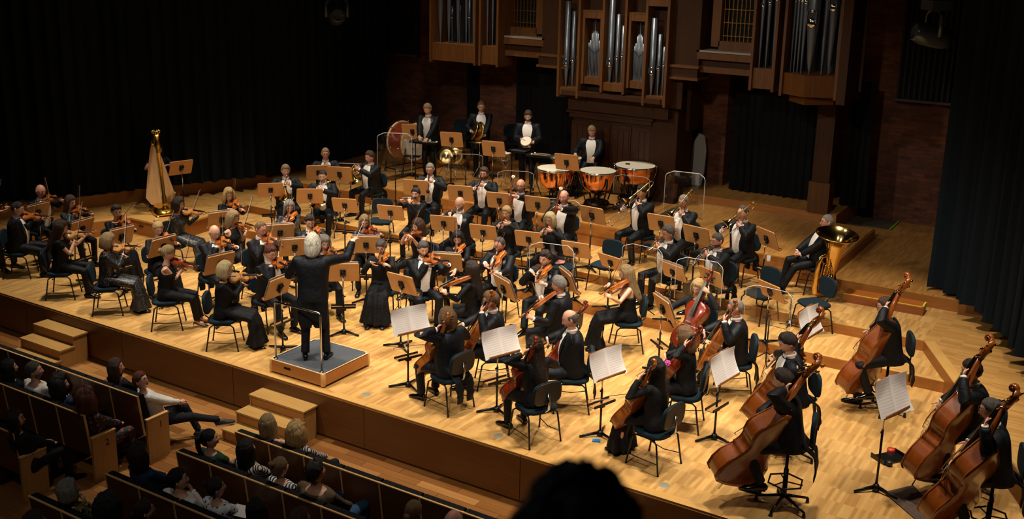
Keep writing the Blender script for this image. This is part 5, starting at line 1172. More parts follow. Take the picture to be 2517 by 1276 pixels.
# ---- cellos
person('cellist with chin-length light brown hair seen from behind',1100,781,0,-138,'m','tails','bob/lbrown',0,tg=cello(4,1108,800,tail=(0,.42,.34)),pitch=.2)
person('grey-brown haired cellist in glasses at the front desk',1207,738,0,-85,'m','tails','short/lbrown',1,tg=cello(4,1225,738),pitch=.25,skin=1)
person('cellist with very long dark hair and flat shoes, back turned',1315,852,0,-145,'f','blouse','long/dark',0,tg=cello(5,1322,862,tail=(-.02,.42,.34)),pitch=.2)
person('balding cellist in tailcoat bowing at the second desk',1402,785,0,-88,'m','tails','balding/dgrey',0,tg=cello(5,1452,768),pitch=.35,skin=1)
person('dark-haired cellist with pink flower in her hair and trailing gown',1612,905,0,-125,'f','sheer','long/black',0,bottom='skirt',tg=cello(4,1618,918,tail=(-.02,.42,.34)),pitch=.1)
person('cellist with long light brown hair in a black shirt',1684,828,0,-98,'f','blouse','bobl/lbrown',0,tg=cello(5,1733,832),pitch=.25,bare=0)
person('blonde cellist in glasses and frilled sheer sleeves facing front',1716,707,0,-25,'f','sheer','bob/blond',1,top=BLKS,bottom='skirt',tg=cello(5,1755,684,tail=(-.02,.46,.36)),pitch=.3)
person('grey cellist in glasses and long tailcoat at the back',1808,757,0,-82,'m','tails','crop/grey',1,tg=cello(4,1823,762),pitch=.15,skin=1)
# ---- basses
def bt(px,py,z=.22):
    return lambda f:tuple(f.inv@W(px,py,z))
def bass2(ci,sx,sy,tx,ty,**k):
    def g(f): return bass(ci,sx,sy,tail=tuple(f.inv@W(tx,ty,.22)),**k)(f)
    return g
bk=dict(pose='sit',seat=.72,chair=2,feet=((.16,.34,.085),(-.16,.26,.30)),lean=.18)
person('young dark-haired bassist half hidden behind the nearest bass',1937,843,0,-72,'m','tails','short/dark',0,tg=bass2(6,2040,806,1870,1030),pitch=.45,**bk)
person('young dark-haired bassist nearest the stage edge, seen from the side',1925,935,0,-95,'m','tails','short/dark',0,tg=bass2(6,2022,928,1795,1195),pitch=.25,**bk)
person('bassist in glasses with short brown hair at the back right',2177,752,0,-78,'m','tails','crop/brown',1,tg=bass2(6,2252,716,2105,968),pitch=.3,**bk)
person('bassist with flopping dark hair in the right corner',2388,912,0,-75,'m','tails','short/dark',0,tg=bass2(6,2462,876,2275,1180),pitch=.2,**bk)
person('grey-haired bassist in glasses at the bottom right corner',2436,1008,0,-80,'m','tails','crop/dgrey',1,tg=bass2(6,2522,1010,2325,1285),pitch=.2,skin=1,**bk)
# ---- woodwind
person('young piccolo player with hair tied back in a cut-out black top',1022,477,T1,-18,'f','blouse','updo/dark',0,pitch=.05,tg=flute_h(PIC,'piccolo',.30,(979,488),'black piccolo',.3,.78))
person('bald flautist with grey beard leaning over his flute',1130,501,T1,-28,'m','tails','bald/grey',0,beard='grey',pitch=.35,tg=flute_h(FLU,'flute',.60,(1082,527),'silver flute',.4,.78))
person('blonde oboist with tied hair and lace shoulders',1245,523,T1,-22,'f','blouse','updo/blond',0,pitch=.2,top=BLKS,tg=wind(OBO,'oboe',(0,.7,-.7),L=.58,px=(1224,568)))
person('blonde bobbed oboist with dark glasses and hair clip',1352,540,T1,-28,'f','blouse','bob/pblond',1,pitch=.2,tg=wind(OBO,'oboe',(0,.7,-.7),L=.58,px=(1331,582)))
person('grey-haired clarinettist in glasses below the bass drum',1057,416,T2,-12,'m','tails','crop/grey',1,skin=1,pitch=.25,tg=wind(CLA,'clarinet',(0,.6,-.8),L=.6,px=(1052,470)))
person('brown-bearded clarinettist in glasses',1190,427,T2,-20,'m','tails','short/brown',1,beard='brown',skin=1,pitch=.1,tg=wind(CLA,'clarinet',(0,.65,-.75),L=.6,px=(1164,478)))
def bsn(px,py):
    def tg(f):
        o=f.lips+V((.16,.20,-.03));d=f.R.transposed()@aim(f.root@(o-V((0,0,.45))),px,py,1.19,f.R@V((-.12,.06,1)))
        c=f.inv@(f.root@(o-V((0,0,.45))));M=f.root@yz(c+d*.45,d,V((0,1,0)));hold(BSN,M,'red-brown bassoon played by the '+f.desc,'bassoon')
        p1=c+d*.62;p2=c+d*.12;a=V((.7,.5,.2)).normalized();b=V((-.3,.9,.1)).normalized()
        return dict(L=p1-a*.09,dL=a,nL=V((.5,-.8,0)),R=p2-b*.10,dR=b,nR=V((-.9,-.3,0)),pR=V((.9,-.4,-.4)),pL=V((-.9,0,-.5)))
    return tg
person('balding bassoonist with a goatee and neck strap',1280,457,T2,-18,'m','tails','balding/sand',1,beard='grey',skin=1,pitch=.1,tg=bsn(1262,433))
person('bald bassoonist holding his bassoon across his face',1386,485,T2,-22,'m','tails','balding/dgrey',0,skin=1,pitch=.1,tg=bsn(1379,462))
# ---- horns
person('fair-haired horn player at the left end of the row',702,420,T1,8,'m','tails','short/sand',0,skin=0,tg=horn(HRN))
person('dark-haired horn player with stubble in front',793,433,T1,-8,'m','tails','crop/dark',0,beard=None,tg=horn(HRN2))
person('horn player in glasses raised at the back beside the curtain',800,378,T2,5,'m','tails','crop/sand',1,skin=1,tg=horn(HRN))
person('brown-haired horn player turned to the left, horn on his knee',909,386,T2,-48,'m','tails','short/brown',0,skin=1,tg=horn(HRN2))
# ---- brass
person('dark-haired trombonist in glasses with slide pointing down left',1578,472,T2,-48,'m','suit','short/dark',1,top=BLK2,sc=1.05,seat=.52,tg=brass(TBN,'trombone',.72,(1494,546),.10,.34,(0,.9,-.4),up=(.1,.4,.9),offL=(-.03,0,-.05)),feet=((.1,.5,.085),(-.14,.35,.085)))
person('white-haired trombonist in glasses at the middle stand',1680,496,T2,-32,'m','tails','crop/grey',1,skin=1,sc=1.03,tg=brass(TBN,'trombone',.72,(1590,606),.10,.34,(0,.9,-.4),up=(.1,.4,.9),offL=(-.03,0,-.05)))
person('greying trombonist in glasses with a bass trombone at the right',1826,523,T2,-38,'m','tails','receding/dgrey',1,sc=1.03,tg=brass(TBN,'trombone',.72,(1735,602),.10,.34,(0,.9,-.4),up=(.1,.4,.9),offL=(-.03,0,-.05)))
person('dark-haired trumpeter in dark-rimmed glasses with a gold trumpet',1642,573,T1,-55,'m','tails','short/dgrey',1,skin=1,tg=brass(TPB,'trumpet',.48,(1583,627),.20,.20,(0,.95,-.2)))
person('grey crop-haired trumpeter in glasses with a silver trumpet',1763,592,T1,-52,'m','tails','crop/dgrey',1,beard='dgrey',skin=1,tg=brass(TPS,'trumpet',.48,(1704,646),.20,.20,(0,.95,-.2)))
person('tuba player in glasses sitting with folded hands',2033,546,T2,-72,'m','tails','crop/grey',1,skin=1,pitch=0,lean=-.22,tg=lambda f:dict(R=V((.09,.36,.66)),L=V((-.09,.34,.66)),dR=V((-.9,.3,-.2)),dL=V((.9,.35,-.2)),pR=V((1,-.3,-.3)),pL=V((-1,-.3,-.3))),feet=((.2,.5,.085),(-.18,.62,.085)))
TUBA.matrix_world=Mx.Translation((4.60,7.25,T2+.09))@Mx.Rotation(R_(6),4,'Y')@Mx.Rotation(R_(7),4,'X')@Mx.Rotation(R_(-40),4,'Z')@Mx.Scale(1.13,4);USED.add(TUBA.name)
# ---- harp and harpist
person('harpist in short black sleeves hidden behind her harp',389,368,T2,8,'f','tee','long/dark',0,bottom='skirt',bare=1,tg=lambda f:dict(R=V((.16,.36,.95)),L=V((-.14,.38,.93)),dR=V((-.7,.5,.1)),dL=V((.75,.5,.1)),nR=V((0,.3,-1)),nL=V((0,.3,-1)),pR=V((.8,0,-.8)),pL=V((-.8,0,-.8))),feet=((.22,.16,.085),(-.22,.16,.085)),knee=.2)
# ---- percussion, standing on the deck
sp=dict(pose='stand',chair=0)
person('young fair-haired percussionist bending behind the bass drum',1051,268,TD,-25,'m','tails','short/sand',0,pitch=.5,lean=.22,tg=lambda f:dict(R=V((.05,.48,1.02)),L=V((-.12,.46,.98)),dR=V((-.5,.8,-.3)),dL=V((.1,.9,-.4))),**sp)
def cym(f):
    for s_,y in ((1,.36),(-1,.42)):
        t=empty('clash_cymbal',M=f.root@Mx.Translation((.10+s_*.05,y,1.12))@Mx.Rotation(R_(70),4,'Y')@Mx.Rotation(R_(-20+s_*9),4,'X'),label=('right' if s_>0 else 'left')+' clash cymbal held by the standing percussionist in glasses',cat='cymbal')
        b=MB();b.lathe([(0,.03),(.03,.028),(.05,.008),(.13,.004),(.225,0),(.13,.001),(.05,.004),(0,.026)],28);b.obj('plate',BRZ,t);b=MB();b.tube([(0,0,.02),(.01,0,.07),(-.01,0,.09),(0,0,.02)],.006,6);b.obj('strap',DRK,t)
    return dict(R=V((.22,.30,1.10)),L=V((-.08,.40,1.02)),dR=V((-.7,.7,0)),dL=V((.8,.5,.1)),cR=1.1,cL=1.1)
person('standing percussionist in glasses holding a pair of cymbals',1183,262,TD,0,'m','tails','short/lbrown',1,pitch=.2,tg=cym,**sp)
def tamb(f):
    t=empty('tambourine',M=f.root@Mx.Translation((0,.36,1.12))@Mx.Rotation(R_(-48),4,'X')@Mx.Rotation(R_(12),4,'Y'),label='wooden tambourine with jingles held by the bearded percussionist',cat='tambourine')
    b=MB();b.lathe([(.115,-.025),(.128,-.025),(.128,.025),(.115,.025),(.115,-.025)],28);b.obj('frame',mat('tambourine_wood','#8a5128',.35),t);b=MB();b.lathe([(0,.024),(.12,.024)],24);b.obj('skin',DRH,t)
    for i in range(9):
        a=2*pi*i/9;b=MB();b.lathe([(0,-.006),(.022,-.004),(.022,.004),(0,.006)],10,0,Mx.Translation((.124*math.cos(a),.124*math.sin(a),0)));b.obj('jingle',BRZ,t)
    return dict(R=V((.10,.30,1.15)),L=V((-.14,.34,1.10)),dR=V((-.8,.4,.1)),dL=V((.8,.4,.1)),cR=.4,cL=.9)
person('bearded percussionist with tied-back hair playing a tambourine',1298,285,TD,-5,'m','tails','updo/brown',0,beard='dark',pitch=.4,tg=tamb,**sp)
person('fair-haired timpanist leaning over his kettledrums',1455,322,TD,-8,'m','tails','short/sand',0,pitch=.6,lean=.20,seat=.66,skin=1,tg=lambda f:dict(R=V((.30,.40,.93)),L=V((-.10,.52,.90)),dR=V((.2,.9,-.3)),dL=V((.1,.95,-.25)),nR=V((0,0,-1)),nL=V((0,0,-1)),cL=.35),feet=((.2,.35,.085),(-.2,.35,.085)),chair=0)
# ---- conductor on his podium
PZ=.21
def cond(f):
    u=f.R.transposed()@aim(f.root@f.SR,869,590,.515,f.R@V((.8,.5,.25)))
    bn=empty('baton',M=Mx.Translation(W(869,590,0)*0)@Mx.Identity(4));bn.matrix_world=f.root@yz(f.SR+u*.58,V((.25,.75,.55)),V((0,0,1)));tag(bn,'thin white baton in the raised right hand of the conductor','baton')
    b=MB();b.tube([(0,-.02,0),(0,.36,0)],[.0035,.0015],6);b.obj('shaft',mat('baton_white','#e9e4da',.5),bn);b=MB();b.ell((0,-.03,0),(.011,.022,.011),8,6);b.obj('grip',MPL,bn)
    return dict(R=f.SR+u*.5,dR=u,nR=V((-.2,0,-1)),cR=.8,pR=V((.2,-.3,-1)),L=V((-.17,.34,1.22)),dL=V((.1,.9,.3)),nL=V((.7,0,-.6)),pL=V((-.8,-.2,-.7)))
person('white-haired conductor in a long black tailcoat seen from behind, arm raised',768,600,PZ,172,'m','tails','mane/white',0,pose='stand',chair=0,sc=1.03,tg=cond,feet=((.17,.0,.085),(-.13,-.02,.085)),pitch=.05)
pd=empty('conductor_podium',(-.78,.62,0),0,'low square oak podium with grey carpet and chrome rail under the conductor','podium')
pw=mat('podium_veneer','#c17f3f',.35,kind='woodx',col2='#a86a2e',amt=.4)
for nm,c,d in (('front_panel',(0,-.49,.12),(.93,.02,.17)),('rear_panel',(0,.49,.12),(.93,.02,.17)),('side_panel',(-.50,0,.12),(.02,.93,.17)),('side_panel',(.50,0,.12),(.02,.93,.17))):
    b=MB();b.box(c,d);b.obj(nm,pw,pd)
for sx_ in (-1,1):
    for sy_ in (-1,1):
        b=MB();b.lathe([(.03,.02),(.036,.03),(.036,.205),(.03,.21),(0,.21)],12,0,Mx.Translation((sx_*.482,sy_*.472,0)));b.obj('corner_post',mat('podium_post','#d3a060',.35),pd)
b=MB();b.box((0,0,.2),(.95,.93,.016));b.obj('carpet_top',mat('grey_carpet','#4f545a',.9,kind='noise',col2='#40454b',sc=4),pd)
b=MB()
for c,d in (((0,-.487,.204),(.93,.02,.014)),((0,.487,.204),(.93,.02,.014)),((-.50,0,.204),(.02,.93,.014)),((.50,0,.204),(.02,.93,.014))): b.box(c,d)
b.obj('edge_trim',mat('podium_trim','#e3c596',.4),pd)
b=MB();b.box((-.16,-.502,.14),(.12,.006,.03));b.obj('hand_slot',DRK,pd)
b=MB();b.tube([(-.43,-.44,.205),(-.43,-.44,1.02),(-.425,-.44,1.05),(-.40,-.44,1.065),(.40,-.44,1.065),(.425,-.44,1.05),(.43,-.44,1.02),(.43,-.44,.205)],.014,10);b.obj('guard_rail',CHR,pd)
for s_ in (-1,1):
    b=MB();b.lathe([(0,.225),(.03,.222),(.032,.208)],12,0,Mx.Translation((s_*.43,-.44,0)));b.obj('rail_flange',CHR,pd)
# ================================================================ stands (board centre in the photograph, tier, facing of the reading side)
st_=stand
st_(92,522,0,218,'music stand in front of the bald violinist at the far left',paper=1)
st_(200,562,0,222,'music stand between two brown-haired violinists at the left',paper=1)
st_(297,582,0,215,'music stand in front of the short-haired violinist by the harp',paper=1)
st_(400,606,0,218,'music stand in front of the violinist with a top bun',paper=1)
st_(545,540,0,198,'music stand with white sheets beside the curly blonde violinist',paper=1)
st_(541,648,0,212,'music stand shared by the bald mid-section violinist and his neighbour',paper=1)
st_(688,572,0,188,'music stand in front of the grey-haired violinist facing front',paper=1)
st_(724,608,0,186,'music stand left of the conductor\'s head',paper=1)
st_(686,705,0,228,'black-footed music stand of the front violin desk by the podium rail',paper=1)
st_(900,602,0,172,'music stand right of the conductor\'s raised arm',paper=1)
st_(843,670,0,178,'conductor\'s own music stand on a single post',paper=1)
st_(1098,645,0,168,'music stand between the bearded violinist and the dark bobbed violinist',paper=1)
st_(988,698,0,140,'small tilted music stand near the full-skirted violinist',0,paper=0)
st_(1240,708,0,120,'music stand seen edge-on between the viola desks',0,paper=1)
st_(1396,690,0,112,'music stand seen edge-on behind the grey-haired violist',0,paper=1)
st_(1632,757,0,118,'music stand seen edge-on left of the frilled-sleeve cellist',paper=1)
st_(665,467,T1,182,'music stand of the leftmost horn player');st_(762,482,T1,176,'music stand of the dark-haired horn player')
st_(783,424,T2,184,'pale music stand of the horn player raised at the back',0);st_(835,428,T2,165,'music stand behind the clear shield of the turned horn player')
st_(848,505,T1,160,'music stand on the first tier below the horns')
st_(1014,323,TD,165,'music stand in front of the bass drum',h=1.05);st_(1110,343,TD,165,'music stand of the cymbal player beside the gong cymbals',h=1.05);st_(1213,366,TD,162,'music stand of the tambourine player',h=1.05);st_(1393,399,TD,160,'music stand in front of the timpani',0,h=1.05)
st_(1022,461,T2,166,'music stand of the grey-haired clarinettist',0);st_(1132,475,T2,164,'music stand of the bearded clarinettist',0);st_(1228,493,T2,162,'music stand of the goateed bassoonist');st_(1322,503,T2,160,'music stand of the bald bassoonist')
st_(1456,529,T2,148,'music stand between the bassoons and the trombones',0)
st_(960,523,T1,160,'music stand of the young piccolo player');st_(1091,549,T1,162,'music stand of the bald flautist');st_(1188,571,T1,160,'music stand of the blonde oboist with lace shoulders',paper=0);st_(1300,588,T1,160,'music stand of the bobbed blonde oboist')
st_(1416,614,T1,158,'wide music stand left of the empty chair on the first tier')
st_(1625,549,T2,156,'music stand of the white-haired trombonist',0);st_(1712,578,T2,148,'music stand of the bass trombonist',0);st_(1886,586,T2,128,'music stand with a water glass on its shelf near the tuba')
st_(1502,645,T1,138,'music stand in front of an empty chair behind the blonde violist',0)
st_(1655,668,T1,136,'music stand of the gold trumpet player',paper=1);st_(1748,682,T1,134,'music stand of the silver trumpet player');st_(1895,716,T1,132,'music stand in front of the empty chair on the right',0)
st_(445,412,T2,205,'tall music stand beside the harp',0,h=1.08)
st_(1006,786,0,32,'music stand with white score in front of the two front cellists',paper=1.22)
st_(1228,840,0,38,'music stand with white score in front of the long dark-haired cellist',paper=1.22)
st_(1488,892,0,48,'music stand with white score left of the cellist with the pink flower',paper=1.22)
st_(1775,900,0,62,'music stand with curling white score in front of the nearest bassist',paper=1.22)
st_(1986,790,0,68,'music stand with curling white score in front of the back right bassist',0,paper=1.2,h=1.1)
st_(2187,972,0,62,'tall music stand with curling white score in front of the corner bassists',0,paper=1.25,h=1.2)
# ---- clear sound shields
fshield(862,428,T1,-15,'clear sound shield in front of the turned horn player');fshield(972,375,TD,-10,'clear sound shield beside the bass drum stand')
fshield(1268,440,T2,-5,'clear sound shield behind the goateed bassoonist',.95);fshield(1145,400,TD-.3,0,'clear sound shield beside the hanging cymbals')
fshield(1385,520,T1,-20,'clear sound shield beside the bald bassoonist');fshield(1360,650,T1,-20,'clear sound shield behind the curly-haired violist')
fshield(1585,648,T1,-30,'clear sound shield behind the long blonde violist');fshield(1722,690,T1,-18,'clear sound shield behind the frilled-sleeve cellist')
fshield(1685,478,T2+.2,-15,'clear sound shield behind the white-haired trombonist',1.1);fshield(1895,755,0,-25,'clear sound shield beside the trumpet on its peg');fshield(1555,455,TD-.3,-15,'clear sound shield below the right-hand kettledrum')
# ---- empty chairs
echair(1488,648,T1,-30,'empty dark teal chair on the first tier behind the violas');echair(1868,718,T1,-40,'empty dark teal chair right of the grey cellist');echair(2000,742,T1,-55,'empty dark teal chair in front of the tuba')
echair(935,540,T1,-12,'empty dark teal chair behind the long blonde violinist');echair(1136,335,.9,0,'empty blue-grey chair behind the cymbal player');echair(1262,348,.9,10,'empty blue-grey chair left of the tambourine player');echair(1375,352,.9,-5,'empty blue-grey chair by the organ cabinet');echair(1380,650,T1,-20,'chair with a folded pink cloth on its seat behind the bobbed oboist')
b=MB();b.loft([[(x,y,z+.01*math.sin(9*x+7*y)) for x,y in ((-.1,-.08),(.02,-.1),(.12,-.03),(.08,.08),(-.05,.1),(-.12,.03))] for z in (0,.012,.022)]);o=b.obj('cloth',mat('pink_cloth','#c27a72',.8));o.location=W(1374,646,T1+.485)+V((0,0,.0));tag(o,'folded pink cloth lying on an empty chair','cloth')
# ================================================================ percussion
def place(proto,px,py,z,h,rz,label,cat,s=1.,group=None):
    p=W(px,py,z+h);use(proto,Mx.Translation((p.x,p.y,z))@Mx.Rotation(rz,4,'Z')@Mx.Diagonal((s,s,1,1)),label,cat,group)
TZ=TD
place(TIM,1365,412,TZ,.84,0,'copper kettledrum at the left behind the music stand','drum',1.0,'row of copper kettledrums')
place(TIM,1470,418,TZ,.84,.4,'copper kettledrum in the centre under the timpanist\'s hand','drum',1.0,'row of copper kettledrums')
place(TIM,1562,405,TZ,.84,.9,'large copper kettledrum at the right with a black damper on its head','drum',1.14,'row of copper kettledrums')
place(TIM,1392,386,TZ,.84,1.3,'copper kettledrum at the back left of the set, mostly hidden','drum',.9,'row of copper kettledrums')
b=MB();b.lathe([(0,.012),(.05,.012),(.055,0),(0,0)],18);o=b.obj('drum_damper',DRK);p=W(1543,402,TZ+.85);o.location=(p.x,p.y,TZ+.838);tag(o,'round black felt damper lying on the right kettledrum','damper')
# bass drum on its cradle
t=empty('bass_drum',label='big bass drum with red-brown shell and cream heads on a wheeled cradle',cat='drum');p=W(1003,346,TD+.72)
t.matrix_world=Mx.Translation((p.x,p.y,TD))@Mx.Rotation(R_(-10),4,'Z')
A=Mx.Translation((0,0,.72))@Mx.Rotation(R_(14),4,'X')@Mx.Rotation(pi/2,4,'Y');R0=.425
b=MB();b.lathe([(R0,-.24),(R0,.24)],40,0,A);b.obj('shell',mat('drum_shell_mahogany','#8b3a22',.3,kind='wood',col2='#6c2917',coat=.4),t)
for s_ in (-1,1):
    b=MB();b.lathe([(R0+.004,s_*.22),(R0+.02,s_*.22),(R0+.02,s_*.265),(R0+.0,s_*.27)],40,0,A);b.obj('hoop',mat('hoop_maple','#dcc08a',.4),t)
    b=MB();b.lathe([(0,s_*.262),(R0+.005,s_*.262)],40,0,A);b.obj('head',DRH,t)
for i in range(12):
    a=2*pi*i/12;b=MB()
    for s_ in (-1,1): b.tube([(R0*1.0*math.cos(a)+.03*math.cos(a),R0*math.sin(a)+.03*math.sin(a),s_*.27),((R0+.03)*math.cos(a),(R0+.03)*math.sin(a),s_*.13)],.006,6,0,A);b.ell(((R0+.035)*math.cos(a),(R0+.035)*math.sin(a),s_*.13),(.016,.016,.022),6,5,0,A);b.tube([((R0+.03)*math.cos(a)-.03*math.sin(a),(R0+.03)*math.sin(a)+.03*math.cos(a),s_*.275),((R0+.03)*math.cos(a)+.03*math.sin(a),(R0+.03)*math.sin(a)-.03*math.cos(a),s_*.275)],.005,5,0,A)
    b.obj('tension_lug',CHR,t)
b=MB()
for x in (-.3,.3):
    b.tube([(x,-.45,.08),(x,-.4,.3),(x,-.36,.62)],.014,6);b.tube([(x,.45,.08),(x,.4,.3),(x,.36,.62)],.014,6);b.tube([(x,-.45,.1),(x,.45,.1)],.014,6)
for y in (-.45,.45): b.tube([(-.3,y,.1),(.3,y,.1)],.014,6)
b.obj('cradle',STL,t)
for x in (-.3,.3):
    for y in (-.45,.45): b=MB();b.torus((x,y,.045),.032,.013,12,6,0,Rt=Mx.Rotation(pi/2,3,'X'));b.obj('caster',STL,t)
# suspended cymbals on stands
def cymst(px,py,h,r,tx,ty,label,z=TD):
    t=empty('cymbal_stand',cat='cymbal',label=label);p=W(px,py,z+h);t.matrix_world=Mx.Translation((p.x,p.y,z))@Mx.Rotation(math.atan2(CAM.y-p.y,CAM.x-p.x),4,'Z')
    b=MB();M_=Mx.Translation((0,0,h))@Mx.Rotation(tx,4,'X')@Mx.Rotation(ty,4,'Y');b.lathe([(0,.03),(.03,.027),(.05,.008),(r*.6,.004),(r,-.006),(r*.6,.001),(.05,.004),(0,.026)],32,0,M_);b.obj('cymbal',BRZ,t)
    b=MB();b.tube([(0,0,h+.03),(0,0,.1)],.009,6);b.obj('rod',CHR,t)
    for k in range(3):
        a=2*pi*k/3;b=MB();b.tube([(0,0,.45),(.16*math.cos(a),.16*math.sin(a),.2),(.27*math.cos(a),.27*math.sin(a),.01)],.008,6);b.obj('leg',CHR,t)
cymst(1120,384,.55,.24,.0,R_(72),'round bronze cymbal standing upright below the cymbal player\'s stand')
cymst(1097,384,.58,.22,R_(10),R_(60),'second bronze cymbal tilted just left of the upright one')
cymst(1179,349,1.0,.24,.05,R_(-6),'flat suspended cymbal in front of the cymbal player')
# snare drum
t=empty('snare_drum',cat='drum',label='chrome snare drum on a tripod stand below the tambourine player');p=W(1243,383,TD+.78);t.matrix_world=Mx.Translation((p.x,p.y,TD))
b=MB();b.lathe([(.17,.70),(.17,.84)],28);b.obj('shell',CHR,t)
for z_ in (.70,.84): b=MB();b.torus((0,0,z_),.178,.008,28,6);b.obj('rim',CHR,t)
b=MB();b.lathe([(0,.845),(.172,.845)],24);b.obj('head',DRH,t)
for i in range(8):
    a=2*pi*i/8;b=MB();b.tube([(.185*math.cos(a),.185*math.sin(a),.71),(.185*math.cos(a),.185*math.sin(a),.83)],.006,5);b.obj('lug',CHR,t)
b=MB();b.tube([(0,0,.68),(0,0,.15)],.012,8)
for k in range(3):
    a=2*pi*k/3+.5;b.tube([(0,0,.52),(.15*math.cos(a),.15*math.sin(a),.69)],.007,5);b.tube([(0,0,.4),(.25*math.cos(a),.25*math.sin(a),.01)],.008,5)
b.obj('stand_legs',CHR,t)
# trap tables with beaters
def table(px,py,w,d,h,rz,label,things):
    t=empty('trap_table',cat='table',label=label);p=W(px,py,TD+h);t.matrix_world=Mx.Translation((p.x,p.y,TD))@Mx.Rotation(rz,4,'Z');fm_=mat('table_felt','#23272b',.9)
    b=MB();b.box((0,0,h),(w,d,.02));b.obj('top',fm_,t);b=MB()
    for c,s_ in (((0,-d/2,h+.01),(w+.02,.016,.045)),((0,d/2,h+.01),(w+.02,.016,.045)),((-w/2,0,h+.01),(.016,d,.045)),((w/2,0,h+.01),(.016,d,.045))): b.box(c,s_)
    b.obj('rim',DRK,t)
    for x in (-w/2+.05,w/2-.05): b=MB();b.tube([(x,0,h),(x,0,.03)],.013,6);b.box((x,0,.02),(.03,d,.03));b.obj('leg',STL,t)
    for i,(x,y,a,k_,lb) in enumerate(things):
        o_=empty('beater',cat='mallet',label=lb);o_.matrix_world=t.matrix_world@Mx.Translation((x,y,h+.028))@Mx.Rotation(a,4,'Z')
        b=MB();b.tube([(-.17,0,0),(.15,0,0)],.006,6);b.obj('shaft',MPL,o_);b=MB();b.ell((.17,0,0),(.024*k_,.024*k_,.024*k_),10,7);b.obj('beater_head',mat('felt_white','#e8ddc8',.9),o_)
table(1046,350,.62,.34,.92,.12,'black trap table with beaters beside the bass drum',[(-.1,.05,.2,1.2,'white felt beater on the left of the bass drum table'),(.12,-.05,.3,1.2,'white felt beater on the right of the bass drum table')])
table(1275,372,.42,.3,.92,.15,'small black trap table in front of the tambourine player',[])
table(1330,383,.55,.34,.90,.15,'black trap table with two timpani mallets left of the kettledrums',[(0,.08,3.2,.9,'timpani mallet at the back of the trap table'),(-.02,-.06,3.15,.9,'timpani mallet at the front of the trap table')])
# ================================================================ harp
hp=empty('harp',cat='harp',label='large gilded concert harp with pale wooden soundboard on the platform');p=W(405,527,T2)
tw=V((CAM.x-p.x,CAM.y-p.y));tw.normalize();hp.matrix_world=Mx.Translation((p.x,p.y,T2))@Mx.Rotation(math.atan2(tw.x,-tw.y)+R_(9),4,'Z')@Mx.Rotation(R_(-3),4,'Y')
# local: column at -y... soundboard to +y side, base at origin; x sideways
HW=mat('harp_spruce','#ecc79b',.4,kind='wood',col2='#cfa06b',amt=.4,sc=.6);FB=mat('harp_body_maple','#c58a4f',.35,kind='wood',col2='#a87038')
b=MB();b.lathe([(.07,.12),(.085,.16),(.06,.2),(.052,.26),(.062,.30),(.045,.34),(.05,.42),(.036,.46),(.034,1.34),(.045,1.36),(.036,1.40),(.05,1.46),(.056,1.54),(.044,1.60),(.048,1.66),(.062,1.72),(.082,1.80),(.070,1.81),(0,1.80)],20,0,Mx.Translation((0,-.20,0))@Mx.Rotation(R_(-3),4,'X'));b.obj('column',GOLD,hp)
b=MB()
for i in range(10):
    a=2*pi*i/10;b.ell((.075*math.cos(a),-.20+.075*math.sin(a)+.09,1.79),(.017,.017,.03),6,5)
b.obj('crown',GOLD,hp)
b=MB();b.loft([[(x*s_,y*s_+.06,z) for x,y in ((-.20,-.34),(.20,-.34),(.24,-.1),(.22,.32),(.12,.42),(-.12,.42),(-.22,.32),(-.24,-.1))] for z,s_ in ((.035,.9),(.05,1),(.10,.94),(.15,.80),(.19,.72))]);b.obj('pedestal',GOLD,hp)
for x in (-.18,.18):
    for y in (-.25,.38): b=MB();b.ell((x,y,.03),(.045,.055,.035),8,6);b.obj('claw_foot',GOLD,hp)
b=MB();lo_=[];
for i in range(9):
    u=i/8;y=.40-.0*u+.20*u*(1-u)*0;z=.17+1.27*u;hw_=(.27*(1-u)**.85+.045)*min(1,.62+u*3.2);dd=.13*(1-u)+.06
    yc_=.30+.12*u;lo_.append([(-hw_,yc_,z),(hw_,yc_,z),(hw_*.8,yc_+dd*.8,z),(0,yc_+dd*1.15,z),(-hw_*.8,yc_+dd*.8,z)])
b.loft(lo_,sm=False);b.obj('body',FB,hp)
b=MB();b.loft([[(-h_[1][0]*1.04,h_[0][1]-.012,h_[0][2]),(h_[1][0]*1.04,h_[0][1]-.012,h_[0][2]),(h_[1][0]*1.04,h_[0][1]+.0,h_[0][2]),(-h_[1][0]*1.04,h_[0][1]+.0,h_[0][2])] for h_ in lo_],sm=False);b.obj('soundboard',HW,hp)
b=MB();b.tube([(0,.44,1.42),(0,.46,1.52),(0,.38,1.57),(0,.26,1.50),(0,.12,1.44),(0,.0,1.52),(0,-.1,1.68),(0,-.17,1.74)],[(.045,.05),(.05,.05),(.05,.035),(.045,.03),(.05,.03),(.055,.03),(.06,.032),(.05,.03)],8,ref=(0,0,1));b.obj('neck',GOLD,hp)
b=MB()
for i in range(28):
    u=i/27;y0=.39-.50*u;zt=1.46+ (.0 if y0>.1 else (.1-y0)*.9)+.05*abs(y0-.12);yb_=.29+.12*(1-u)*.95;zb_=.20+1.15*(1-u)**1.1
    b.tube([(.012,yb_,zb_),(.018,y0,zt)],.0016,3,cap=False)
b.obj('strings',mat('harp_string','#cbbfa5',.5),hp)
b=MB()
for i in range(26):
    u=i/25;y0=.39-.50*u;zt=1.47+(.0 if y0>.1 else (.1-y0)*.9)+.05*abs(y0-.12);b.tube([(-.05,y0,zt+.02),(.05,y0,zt+.02)],.005,5)
b.obj('tuning_pins',CHR,hp)
for k in range(3):
    b=MB();b.box((-.1+.1*k,.50,.07),(.05,.12,.012));b.obj('pedal',BRASS,hp)
